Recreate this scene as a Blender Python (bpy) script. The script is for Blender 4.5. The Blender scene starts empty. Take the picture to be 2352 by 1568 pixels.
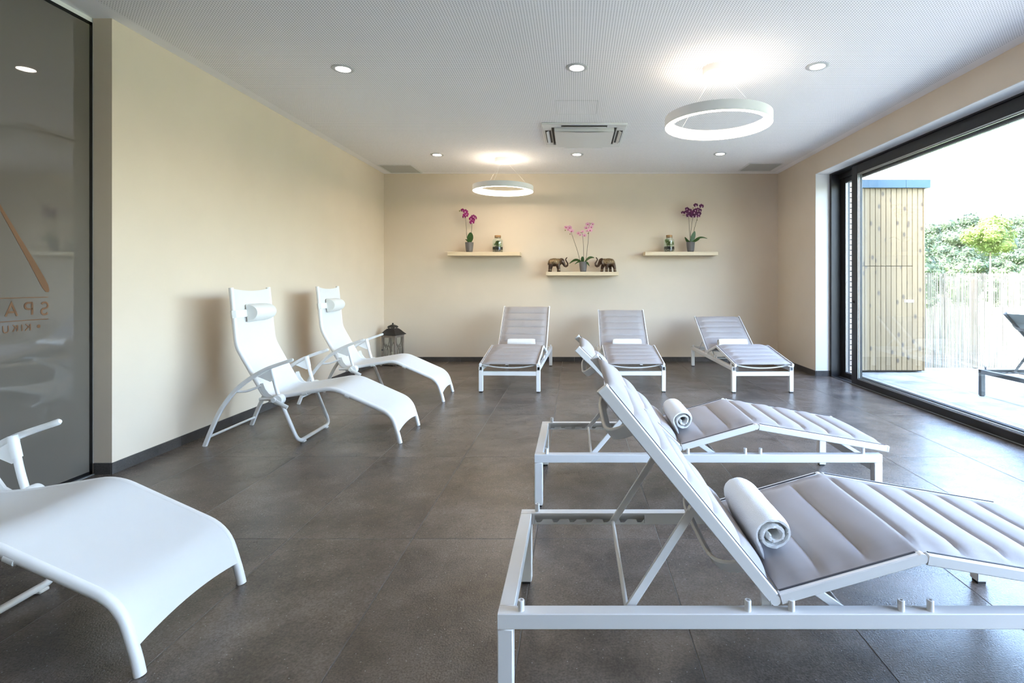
import bpy, bmesh, math, random
from math import sin, cos, pi, radians as R, sqrt, atan2
from mathutils import Vector, Matrix

random.seed(7)
scn = bpy.context.scene
COL = scn.collection

# ------------------------------------------------------------------ camera
cam_d = bpy.data.cameras.new('camera')
cam = bpy.data.objects.new('camera', cam_d)
COL.objects.link(cam)
cam.location = (0, 0, 1.245)
cam.rotation_euler = (R(90), 0, 0)
cam_d.sensor_fit = 'HORIZONTAL'
cam_d.sensor_width = 36.0
cam_d.lens = 1205 / 2352 * 36
cam_d.shift_x = -144 / 2352
cam_d.shift_y = -135 / 2352
cam_d.clip_start = 0.05
cam_d.clip_end = 500
scn.camera = cam

# ------------------------------------------------------------------ world, sun, exposure
wld = bpy.data.worlds.new('sky')
scn.world = wld
wld.use_nodes = True
wn = wld.node_tree.nodes
sky = wn.new('ShaderNodeTexSky')
sky.sky_type = 'NISHITA'
sky.sun_disc = False
sky.sun_elevation = R(56)
sky.sun_rotation = R(250)
sky.air_density = 1.0
sky.dust_density = 3.0
sky.ozone_density = 0.7
wn['Background'].inputs[1].default_value = 1.6
wld.node_tree.links.new(sky.outputs[0], wn['Background'].inputs[0])

sun_d = bpy.data.lights.new('sun', 'SUN')
sun_d.energy = 13.0
sun_d.angle = R(0.6)
sun_d.color = (1.0, 0.95, 0.86)
sun = bpy.data.objects.new('sun', sun_d)
COL.objects.link(sun)
sun.rotation_euler = Vector((0.555, 0.05, -0.83)).to_track_quat('-Z', 'Y').to_euler()

vs = scn.view_settings
vs.view_transform = 'Standard'
vs.look = 'None'
vs.exposure = 1.78
vs.gamma = 1.0
vs.use_curve_mapping = False
scn.cycles.max_bounces = 7
scn.cycles.diffuse_bounces = 5
scn.cycles.glossy_bounces = 3
scn.cycles.transmission_bounces = 4
scn.cycles.caustics_reflective = False
scn.cycles.caustics_refractive = False

LAMP_RING = 7.5
LAMP_SPOT = 30.0

# ------------------------------------------------------------------ materials
MATS = {}


def pbr(name, col, rough=0.5, metal=0.0, spec=0.5, var=None, bump=None, coat=0.0,
        sheen=0.0, emit=None, perobj=0.0, subsurf=0.0):
    m = bpy.data.materials.new(name)
    m.use_nodes = True
    nt = m.node_tree
    N, L = nt.nodes, nt.links
    b = N['Principled BSDF']
    b.inputs['Base Color'].default_value = (*col, 1)
    b.inputs['Roughness'].default_value = rough
    b.inputs['Metallic'].default_value = metal
    b.inputs['Specular IOR Level'].default_value = spec
    b.inputs['Coat Weight'].default_value = coat
    b.inputs['Sheen Weight'].default_value = sheen
    if emit:
        b.inputs['Emission Color'].default_value = (*emit[0], 1)
        b.inputs['Emission Strength'].default_value = emit[1]
    tc = None
    if var or bump or perobj:
        tc = N.new('ShaderNodeTexCoord')
    src = None
    if var:  # (scale, amount, stretch)
        sc, amt = var[0], var[1]
        n = N.new('ShaderNodeTexNoise')
        n.inputs['Scale'].default_value = sc
        n.inputs['Detail'].default_value = 6
        mp = N.new('ShaderNodeMapping')
        mp.inputs['Scale'].default_value = var[2] if len(var) > 2 else (1, 1, 1)
        L.new(tc.outputs['Object'], mp.inputs[0])
        L.new(mp.outputs[0], n.inputs['Vector'])
        r = N.new('ShaderNodeMapRange')
        r.inputs['From Min'].default_value = 0.3
        r.inputs['From Max'].default_value = 0.7
        r.inputs['To Min'].default_value = 1 - amt
        r.inputs['To Max'].default_value = 1 + amt
        L.new(n.outputs['Fac'], r.inputs['Value'])
        src = r.outputs[0]
    if perobj:
        oi = N.new('ShaderNodeObjectInfo')
        r2 = N.new('ShaderNodeMapRange')
        r2.inputs['To Min'].default_value = 1 - perobj
        r2.inputs['To Max'].default_value = 1 + perobj
        L.new(oi.outputs['Random'], r2.inputs['Value'])
        if src is None:
            src = r2.outputs[0]
        else:
            mm = N.new('ShaderNodeMath')
            mm.operation = 'MULTIPLY'
            L.new(src, mm.inputs[0])
            L.new(r2.outputs[0], mm.inputs[1])
            src = mm.outputs[0]
    if src is not None:
        mx = N.new('ShaderNodeVectorMath')
        mx.operation = 'SCALE'
        mx.inputs[0].default_value = col
        L.new(src, mx.inputs['Scale'])
        L.new(mx.outputs[0], b.inputs['Base Color'])
    if bump:  # (scale, strength, distance)
        n = N.new('ShaderNodeTexNoise')
        n.inputs['Scale'].default_value = bump[0]
        n.inputs['Detail'].default_value = 4
        L.new(tc.outputs['Object'], n.inputs['Vector'])
        bp = N.new('ShaderNodeBump')
        bp.inputs['Strength'].default_value = bump[1]
        bp.inputs['Distance'].default_value = bump[2]
        L.new(n.outputs['Fac'], bp.inputs['Height'])
        L.new(bp.outputs[0], b.inputs['Normal'])
    MATS[name] = m
    return m


def thin_glass(name, tint, base=0.045, rough=0.0):
    m = bpy.data.materials.new(name)
    m.use_nodes = True
    nt = m.node_tree
    N, L = nt.nodes, nt.links
    N.remove(N['Principled BSDF'])
    out = N['Material Output']
    tr = N.new('ShaderNodeBsdfTransparent')
    tr.inputs[0].default_value = (*tint, 1)
    gl = N.new('ShaderNodeBsdfGlossy')
    gl.inputs['Roughness'].default_value = rough
    gl.inputs[0].default_value = (1, 1, 1, 1)
    lw = N.new('ShaderNodeLayerWeight')
    lw.inputs['Blend'].default_value = 0.5
    p = N.new('ShaderNodeMath'); p.operation = 'POWER'; p.inputs[1].default_value = 5
    q = N.new('ShaderNodeMath'); q.operation = 'MULTIPLY_ADD'
    q.inputs[1].default_value = 0.9
    q.inputs[2].default_value = base
    L.new(lw.outputs['Facing'], p.inputs[0])
    L.new(p.outputs[0], q.inputs[0])
    mix = N.new('ShaderNodeMixShader')
    L.new(q.outputs[0], mix.inputs[0])
    L.new(tr.outputs[0], mix.inputs[1])
    L.new(gl.outputs[0], mix.inputs[2])
    L.new(mix.outputs[0], out.inputs[0])
    MATS[name] = m
    return m


def floor_tile_mat(name, base, rough, speck=True, bumps=0.25):
    m = bpy.data.materials.new(name)
    m.use_nodes = True
    nt = m.node_tree
    N, L = nt.nodes, nt.links
    b = N['Principled BSDF']
    geo = N.new('ShaderNodeNewGeometry')
    oi = N.new('ShaderNodeObjectInfo')
    off = N.new('ShaderNodeVectorMath'); off.operation = 'SCALE'
    off.inputs[0].default_value = (17.0, 31.0, 5.0)
    L.new(oi.outputs['Random'], off.inputs['Scale'])
    add = N.new('ShaderNodeVectorMath'); add.operation = 'ADD'
    L.new(geo.outputs['Position'], add.inputs[0])
    L.new(off.outputs[0], add.inputs[1])
    n1 = N.new('ShaderNodeTexNoise'); n1.inputs['Scale'].default_value = 3.2; n1.inputs['Detail'].default_value = 9
    n1.inputs['Roughness'].default_value = 0.62
    L.new(add.outputs[0], n1.inputs['Vector'])
    n2 = N.new('ShaderNodeTexNoise'); n2.inputs['Scale'].default_value = 130; n2.inputs['Detail'].default_value = 3
    L.new(add.outputs[0], n2.inputs['Vector'])
    r1 = N.new('ShaderNodeMapRange')
    r1.inputs['From Min'].default_value = 0.32; r1.inputs['From Max'].default_value = 0.68
    r1.inputs['To Min'].default_value = 0.62; r1.inputs['To Max'].default_value = 1.45
    L.new(n1.outputs['Fac'], r1.inputs['Value'])
    r2 = N.new('ShaderNodeMapRange')
    r2.inputs['From Min'].default_value = 0.3; r2.inputs['From Max'].default_value = 0.7
    r2.inputs['To Min'].default_value = 0.72; r2.inputs['To Max'].default_value = 1.28
    L.new(n2.outputs['Fac'], r2.inputs['Value'])
    mu = N.new('ShaderNodeMath'); mu.operation = 'MULTIPLY'
    L.new(r1.outputs[0], mu.inputs[0]); L.new(r2.outputs[0], mu.inputs[1])
    r3 = N.new('ShaderNodeMapRange')
    r3.inputs['To Min'].default_value = 0.94; r3.inputs['To Max'].default_value = 1.06
    L.new(oi.outputs['Random'], r3.inputs['Value'])
    mu2 = N.new('ShaderNodeMath'); mu2.operation = 'MULTIPLY'
    L.new(mu.outputs[0], mu2.inputs[0]); L.new(r3.outputs[0], mu2.inputs[1])
    colr = N.new('ShaderNodeVectorMath'); colr.operation = 'SCALE'
    colr.inputs[0].default_value = base
    L.new(mu2.outputs[0], colr.inputs['Scale'])
    last = colr.outputs[0]
    if speck:
        vo = N.new('ShaderNodeTexVoronoi'); vo.inputs['Scale'].default_value = 34; vo.voronoi_dimensions = '2D'
        L.new(add.outputs[0], vo.inputs['Vector'])
        th = N.new('ShaderNodeMath'); th.operation = 'LESS_THAN'; th.inputs[1].default_value = 0.06
        L.new(vo.outputs['Distance'], th.inputs[0])
        sel = N.new('ShaderNodeSeparateColor')
        L.new(vo.outputs['Color'], sel.inputs[0])
        th2 = N.new('ShaderNodeMath'); th2.operation = 'GREATER_THAN'; th2.inputs[1].default_value = 0.86
        L.new(sel.outputs[0], th2.inputs[0])
        an = N.new('ShaderNodeMath'); an.operation = 'MULTIPLY'
        L.new(th.outputs[0], an.inputs[0]); L.new(th2.outputs[0], an.inputs[1])
        mx = N.new('ShaderNodeMix'); mx.data_type = 'RGBA'
        mx.inputs[7].default_value = (0.32, 0.31, 0.30, 1)
        L.new(an.outputs[0], mx.inputs[0])
        L.new(last, mx.inputs[6])
        last = mx.outputs[2]
    L.new(last, b.inputs['Base Color'])
    b.inputs['Roughness'].default_value = rough
    b.inputs['Specular IOR Level'].default_value = 0.5
    n3 = N.new('ShaderNodeTexNoise'); n3.inputs['Scale'].default_value = 170; n3.inputs['Detail'].default_value = 3
    L.new(add.outputs[0], n3.inputs['Vector'])
    bp = N.new('ShaderNodeBump'); bp.inputs['Strength'].default_value = bumps; bp.inputs['Distance'].default_value = 0.002
    L.new(n3.outputs['Fac'], bp.inputs['Height'])
    L.new(bp.outputs[0], b.inputs['Normal'])
    MATS[name] = m
    return m


def perforated_mat(name, base, x0, x1, y0, y1, pitch=0.0185, rad=0.0038):
    m = bpy.data.materials.new(name)
    m.use_nodes = True
    nt = m.node_tree
    N, L = nt.nodes, nt.links
    b = N['Principled BSDF']
    b.inputs['Roughness'].default_value = 0.85
    b.inputs['Specular IOR Level'].default_value = 0.15
    geo = N.new('ShaderNodeNewGeometry')
    sep = N.new('ShaderNodeSeparateXYZ')
    L.new(geo.outputs['Position'], sep.inputs[0])

    def M(op, a, c=None, d=None):
        n = N.new('ShaderNodeMath'); n.operation = op
        for i, v in enumerate((a, c, d)):
            if v is None:
                continue
            if isinstance(v, (int, float)):
                n.inputs[i].default_value = v
            else:
                L.new(v, n.inputs[i])
        return n.outputs[0]
    fx = M('SUBTRACT', M('FLOORED_MODULO', sep.outputs[0], pitch), pitch / 2)
    fy = M('SUBTRACT', M('FLOORED_MODULO', sep.outputs[1], pitch), pitch / 2)
    d2 = M('ADD', M('MULTIPLY', fx, fx), M('MULTIPLY', fy, fy))
    hole = M('LESS_THAN', d2, rad * rad)
    ins = M('MULTIPLY', M('MULTIPLY', M('GREATER_THAN', sep.outputs[0], x0), M('LESS_THAN', sep.outputs[0], x1)),
            M('MULTIPLY', M('GREATER_THAN', sep.outputs[1], y0), M('LESS_THAN', sep.outputs[1], y1)))
    hole = M('MULTIPLY', hole, ins)
    up = M('LESS_THAN', sep.outputs[2], 2.975)
    hole = M('MULTIPLY', hole, up)
    mx = N.new('ShaderNodeMix'); mx.data_type = 'RGBA'
    mx.inputs[6].default_value = (*base, 1)
    mx.inputs[7].default_value = (0.28, 0.28, 0.29, 1)  # holes are flat: grey in the colour stands for their shade
    L.new(hole, mx.inputs[0])
    L.new(mx.outputs[2], b.inputs['Base Color'])
    MATS[name] = m
    return m


def wood_mat(name, base, knot):
    m = bpy.data.materials.new(name)
    m.use_nodes = True
    nt = m.node_tree
    N, L = nt.nodes, nt.links
    b = N['Principled BSDF']
    geo = N.new('ShaderNodeNewGeometry')
    oi = N.new('ShaderNodeObjectInfo')
    off = N.new('ShaderNodeVectorMath'); off.operation = 'SCALE'
    off.inputs[0].default_value = (13.0, 7.0, 29.0)
    L.new(oi.outputs['Random'], off.inputs['Scale'])
    add = N.new('ShaderNodeVectorMath'); add.operation = 'ADD'
    L.new(geo.outputs['Position'], add.inputs[0]); L.new(off.outputs[0], add.inputs[1])
    mp = N.new('ShaderNodeMapping'); mp.inputs['Scale'].default_value = (40, 40, 1.6)
    L.new(add.outputs[0], mp.inputs[0])
    n1 = N.new('ShaderNodeTexNoise'); n1.inputs['Scale'].default_value = 1.0; n1.inputs['Detail'].default_value = 5
    L.new(mp.outputs[0], n1.inputs['Vector'])
    r1 = N.new('ShaderNodeMapRange')
    r1.inputs['From Min'].default_value = 0.3; r1.inputs['From Max'].default_value = 0.7
    r1.inputs['To Min'].default_value = 0.86; r1.inputs['To Max'].default_value = 1.1
    L.new(n1.outputs['Fac'], r1.inputs['Value'])
    r3 = N.new('ShaderNodeMapRange'); r3.inputs['To Min'].default_value = 0.88; r3.inputs['To Max'].default_value = 1.1
    L.new(oi.outputs['Random'], r3.inputs['Value'])
    mu = N.new('ShaderNodeMath'); mu.operation = 'MULTIPLY'
    L.new(r1.outputs[0], mu.inputs[0]); L.new(r3.outputs[0], mu.inputs[1])
    c = N.new('ShaderNodeVectorMath'); c.operation = 'SCALE'; c.inputs[0].default_value = base
    L.new(mu.outputs[0], c.inputs['Scale'])
    sp = N.new('ShaderNodeSeparateXYZ'); L.new(add.outputs[0], sp.inputs[0])
    cb = N.new('ShaderNodeCombineXYZ'); L.new(sp.outputs[0], cb.inputs[0]); L.new(sp.outputs[2], cb.inputs[1])
    mp2 = N.new('ShaderNodeMapping'); mp2.inputs['Scale'].default_value = (5.2, 3.0, 1)
    L.new(cb.outputs[0], mp2.inputs[0])
    vo = N.new('ShaderNodeTexVoronoi'); vo.inputs['Scale'].default_value = 1.0; vo.voronoi_dimensions = '2D'
    L.new(mp2.outputs[0], vo.inputs['Vector'])
    r4 = N.new('ShaderNodeMapRange')
    r4.inputs['From Min'].default_value = 0.06; r4.inputs['From Max'].default_value = 0.13
    r4.inputs['To Min'].default_value = 0.85; r4.inputs['To Max'].default_value = 0.0
    L.new(vo.outputs['Distance'], r4.inputs['Value'])
    mx = N.new('ShaderNodeMix'); mx.data_type = 'RGBA'
    mx.inputs[7].default_value = (*knot, 1)
    L.new(r4.outputs[0], mx.inputs[0]); L.new(c.outputs[0], mx.inputs[6])
    L.new(mx.outputs[2], b.inputs['Base Color'])
    b.inputs['Roughness'].default_value = 0.7
    MATS[name] = m
    return m


def weave_mat(name, col, rough, scale=900, strength=0.25, amt=0.05):
    m = pbr(name, col, rough, spec=0.3, var=(3.0, amt))
    nt = m.node_tree
    N, L = nt.nodes, nt.links
    b = N['Principled BSDF']
    tc = N.new('ShaderNodeTexCoord')
    outs = []
    for axis in ('X', 'Y'):
        w = N.new('ShaderNodeTexWave'); w.wave_type = 'BANDS'; w.bands_direction = axis
        w.inputs['Scale'].default_value = scale
        L.new(tc.outputs['Object'], w.inputs['Vector'])
        outs.append(w.outputs['Fac'])
    ad = N.new('ShaderNodeMath'); ad.operation = 'ADD'
    L.new(outs[0], ad.inputs[0]); L.new(outs[1], ad.inputs[1])
    bp = N.new('ShaderNodeBump'); bp.inputs['Strength'].default_value = strength; bp.inputs['Distance'].default_value = 0.0006
    L.new(ad.outputs[0], bp.inputs['Height'])
    L.new(bp.outputs[0], b.inputs['Normal'])
    return m


def bronze_mat(name):
    m = bpy.data.materials.new(name)
    m.use_nodes = True
    nt = m.node_tree
    N, L = nt.nodes, nt.links
    b = N['Principled BSDF']
    b.inputs['Metallic'].default_value = 0.65
    b.inputs['Roughness'].default_value = 0.42
    tc = N.new('ShaderNodeTexCoord')
    sep = N.new('ShaderNodeSeparateXYZ'); L.new(tc.outputs['Object'], sep.inputs[0])
    n = N.new('ShaderNodeTexVoronoi'); n.inputs['Scale'].default_value = 75
    L.new(tc.outputs['Object'], n.inputs['Vector'])
    r = N.new('ShaderNodeMapRange')
    r.inputs['From Min'].default_value = 0.115; r.inputs['From Max'].default_value = 0.145
    L.new(sep.outputs[2], r.inputs['Value'])
    rx = N.new('ShaderNodeMapRange')
    rx.inputs['From Min'].default_value = 0.10; rx.inputs['From Max'].default_value = 0.07
    L.new(sep.outputs[0], rx.inputs['Value'])
    mu = N.new('ShaderNodeMath'); mu.operation = 'MULTIPLY'
    L.new(r.outputs[0], mu.inputs[0]); L.new(rx.outputs[0], mu.inputs[1])
    # anklets of lighter metal
    a1 = N.new('ShaderNodeMath'); a1.operation = 'COMPARE'; a1.inputs[1].default_value = 0.03; a1.inputs[2].default_value = 0.005
    L.new(sep.outputs[2], a1.inputs[0])
    mxx = N.new('ShaderNodeMath'); mxx.operation = 'MAXIMUM'
    L.new(mu.outputs[0], mxx.inputs[0]); L.new(a1.outputs[0], mxx.inputs[1])
    rv = N.new('ShaderNodeMapRange'); rv.inputs['From Max'].default_value = 0.6
    rv.inputs['To Min'].default_value = 1.0; rv.inputs['To Max'].default_value = 0.25
    L.new(n.outputs['Distance'], rv.inputs['Value'])
    mu2 = N.new('ShaderNodeMath'); mu2.operation = 'MULTIPLY'
    L.new(mxx.outputs[0], mu2.inputs[0]); L.new(rv.outputs[0], mu2.inputs[1])
    mx = N.new('ShaderNodeMix'); mx.data_type = 'RGBA'
    mx.inputs[6].default_value = (0.075, 0.045, 0.03, 1)
    mx.inputs[7].default_value = (0.46, 0.34, 0.18, 1)
    L.new(mu2.outputs[0], mx.inputs[0])
    L.new(mx.outputs[2], b.inputs['Base Color'])
    bp = N.new('ShaderNodeBump'); bp.inputs['Strength'].default_value = 0.5; bp.inputs['Distance'].default_value = 0.003
    L.new(n.outputs['Distance'], bp.inputs['Height']); L.new(bp.outputs[0], b.inputs['Normal'])
    MATS[name] = m
    return m


def leaf_mat(name, c1, c2, trans=0.35):
    m = bpy.data.materials.new(name)
    m.use_nodes = True
    nt = m.node_tree
    N, L = nt.nodes, nt.links
    b = N['Principled BSDF']
    geo = N.new('ShaderNodeNewGeometry')
    n = N.new('ShaderNodeTexNoise'); n.inputs['Scale'].default_value = 1.7; n.inputs['Detail'].default_value = 6
    L.new(geo.outputs['Position'], n.inputs['Vector'])
    r = N.new('ShaderNodeMapRange'); r.inputs['From Min'].default_value = 0.35; r.inputs['From Max'].default_value = 0.65
    L.new(n.outputs['Fac'], r.inputs['Value'])
    mx = N.new('ShaderNodeMix'); mx.data_type = 'RGBA'
    mx.inputs[6].default_value = (*c1, 1); mx.inputs[7].default_value = (*c2, 1)
    L.new(r.outputs[0], mx.inputs[0])
    L.new(mx.outputs[2], b.inputs['Base Color'])
    b.inputs['Roughness'].default_value = 0.6
    tr = N.new('ShaderNodeBsdfTranslucent')
    L.new(mx.outputs[2], tr.inputs[0])
    ms = N.new('ShaderNodeMixShader'); ms.inputs[0].default_value = trans
    L.new(b.outputs[0], ms.inputs[1]); L.new(tr.outputs[0], ms.inputs[2])
    L.new(ms.outputs[0], N['Material Output'].inputs[0])
    MATS[name] = m
    return m


X0, X1, YB, YF, ZC = -3.013, 3.21, 8.29, -3.0, 2.965

pbr('plaster', (0.715, 0.612, 0.495), 0.9, spec=0.15, var=(2.0, 0.02), bump=(260, 0.12, 0.001))
pbr('reveal_plaster', (0.80, 0.79, 0.77), 0.9, spec=0.15, bump=(260, 0.1, 0.001))
perforated_mat('ceiling_board', (0.94, 0.92, 0.925), X0 + 0.10, X1 - 0.10, YF + 0.1, YB - 0.12)
floor_tile_mat('floor_tile', (0.118, 0.096, 0.082), 0.27, bumps=0.45)
floor_tile_mat('terrace_tile', (0.245, 0.26, 0.25), 0.6, speck=False, bumps=0.1)
floor_tile_mat('skirting_tile', (0.055, 0.05, 0.048), 0.45, speck=False)
pbr('grout', (0.17, 0.16, 0.15), 0.9)
pbr('terrace_joint', (0.20, 0.20, 0.20), 0.95)
pbr('white_metal', (0.80, 0.795, 0.79), 0.38, spec=0.5)
pbr('white_plastic', (0.82, 0.82, 0.81), 0.45)
weave_mat('white_sling', (0.72, 0.715, 0.71), 0.75, 700, 0.2, 0.015)
pbr('pillow_white', (0.76, 0.755, 0.73), 0.6, bump=(60, 0.1, 0.002))
weave_mat('grey_pad', (0.385, 0.355, 0.35), 0.72, 800, 0.3, 0.03)
pbr('groove_shade', (0.05, 0.05, 0.06), 0.7)  # near-black colour standing for shade in the groove beside the pad
pbr('black_rubber', (0.015, 0.015, 0.016), 0.6)
pbr('towel', (0.90, 0.90, 0.89), 0.95, spec=0.05, sheen=0.3, bump=(420, 0.9, 0.004))
pbr('black_frame', (0.012, 0.012, 0.014), 0.42, spec=0.5)
pbr('gasket', (0.02, 0.03, 0.035), 0.3)
pbr('track_metal', (0.45, 0.47, 0.48), 0.35, metal=0.9)
thin_glass('window_glass', (0.982, 0.990, 0.986), 0.03)
thin_glass('jar_glass', (0.90, 0.96, 0.94), 0.07, 0.02)
thin_glass('lantern_glass', (0.94, 0.96, 0.96), 0.05)
pbr('tinted_glass', (0.125, 0.110, 0.094), 0.02, spec=1.0)
MATS['tinted_glass'].node_tree.nodes['Principled BSDF'].inputs['IOR'].default_value = 1.7
pbr('glass_edge_black', (0.004, 0.004, 0.004), 0.3)
pbr('film_bronze', (0.15, 0.075, 0.036), 0.4, spec=0.3)
pbr('aluminium', (0.62, 0.64, 0.66), 0.35, metal=0.8)
pbr('shelf_birch', (0.72, 0.59, 0.41), 0.5, var=(6, 0.04, (1, 8, 8)))
pbr('pot_grey', (0.12, 0.115, 0.115), 0.45, bump=(30, 0.1, 0.002))
pbr('orchid_leaf', (0.035, 0.085, 0.018), 0.4, var=(20, 0.15))
pbr('orchid_stem', (0.06, 0.06, 0.025), 0.6)
pbr('flower_magenta', (0.25, 0.002, 0.125), 0.6, perobj=0.25)
pbr('flower_purple', (0.085, 0.002, 0.055), 0.6, perobj=0.3)
pbr('flower_pink', (0.74, 0.38, 0.53), 0.6, perobj=0.15)
pbr('flower_heart', (0.38, 0.01, 0.10), 0.6)
pbr('flower_heart_pale', (0.75, 0.45, 0.62), 0.6)
pbr('bud', (0.25, 0.20, 0.06), 0.6)
pbr('cork', (0.36, 0.19, 0.08), 0.85, var=(60, 0.25))
pbr('soil', (0.012, 0.010, 0.009), 0.95, bump=(120, 0.6, 0.004))
pbr('pebble', (0.35, 0.29, 0.22), 0.7, var=(55, 0.5))
pbr('fern', (0.13, 0.20, 0.045), 0.55, var=(40, 0.4))
bronze_mat('bronze')
pbr('lantern_black', (0.012, 0.011, 0.011), 0.5)
pbr('lantern_wood', (0.22, 0.18, 0.145), 0.8, var=(14, 0.25, (4, 4, 0.6)))
pbr('wax', (0.72, 0.66, 0.50), 0.5)
pbr('ring_white', (0.78, 0.78, 0.78), 0.5)
pbr('ring_light', (1, 1, 1), 0.5, emit=((1.0, 0.84, 0.66), LAMP_RING))
pbr('spot_light', (1, 1, 1), 0.5, emit=((1.0, 0.85, 0.68), LAMP_SPOT))
pbr('vent_grey', (0.50, 0.50, 0.48), 0.7)
pbr('cassette_white', (0.74, 0.74, 0.73), 0.5)
pbr('trim_satin', (0.55, 0.56, 0.57), 0.5)
pbr('cassette_dark', (0.06, 0.06, 0.06), 0.7)
wood_mat('larch', (0.185, 0.135, 0.070), (0.045, 0.034, 0.024))
pbr('backing_dark', (0.03, 0.025, 0.02), 0.9)
pbr('fascia_sky_tint', (0.022, 0.058, 0.092), 0.45, spec=0.35)  # anthracite metal; blue of the reflected sky is put into its colour
pbr('brick_pale', (0.42, 0.33, 0.26), 0.85, perobj=0.12, var=(30, 0.1))
pbr('mortar_dark', (0.06, 0.055, 0.05), 0.95)
pbr('reed', (0.18, 0.17, 0.135), 0.75, var=(25, 0.25, (1, 1, 0.1)))
pbr('wire', (0.2, 0.2, 0.2), 0.5, metal=0.8)
pbr('lawn', (0.07, 0.10, 0.035), 0.95, var=(3, 0.3))
pbr('anthracite', (0.055, 0.065, 0.07), 0.5)
weave_mat('outdoor_pad', (0.36, 0.42, 0.41), 0.75, 800, 0.3, 0.03)
leaf_mat('leaf_dark', (0.014, 0.034, 0.016), (0.040, 0.066, 0.026), 0.2)
leaf_mat('leaf_bright', (0.055, 0.10, 0.014), (0.105, 0.145, 0.024), 0.3)
leaf_mat('leaf_shrub', (0.04, 0.07, 0.03), (0.075, 0.11, 0.05), 0.25)
pbr('bark', (0.16, 0.13, 0.10), 0.9, var=(20, 0.3))
pbr('roof_dark', (0.12, 0.12, 0.12), 0.9)


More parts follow.
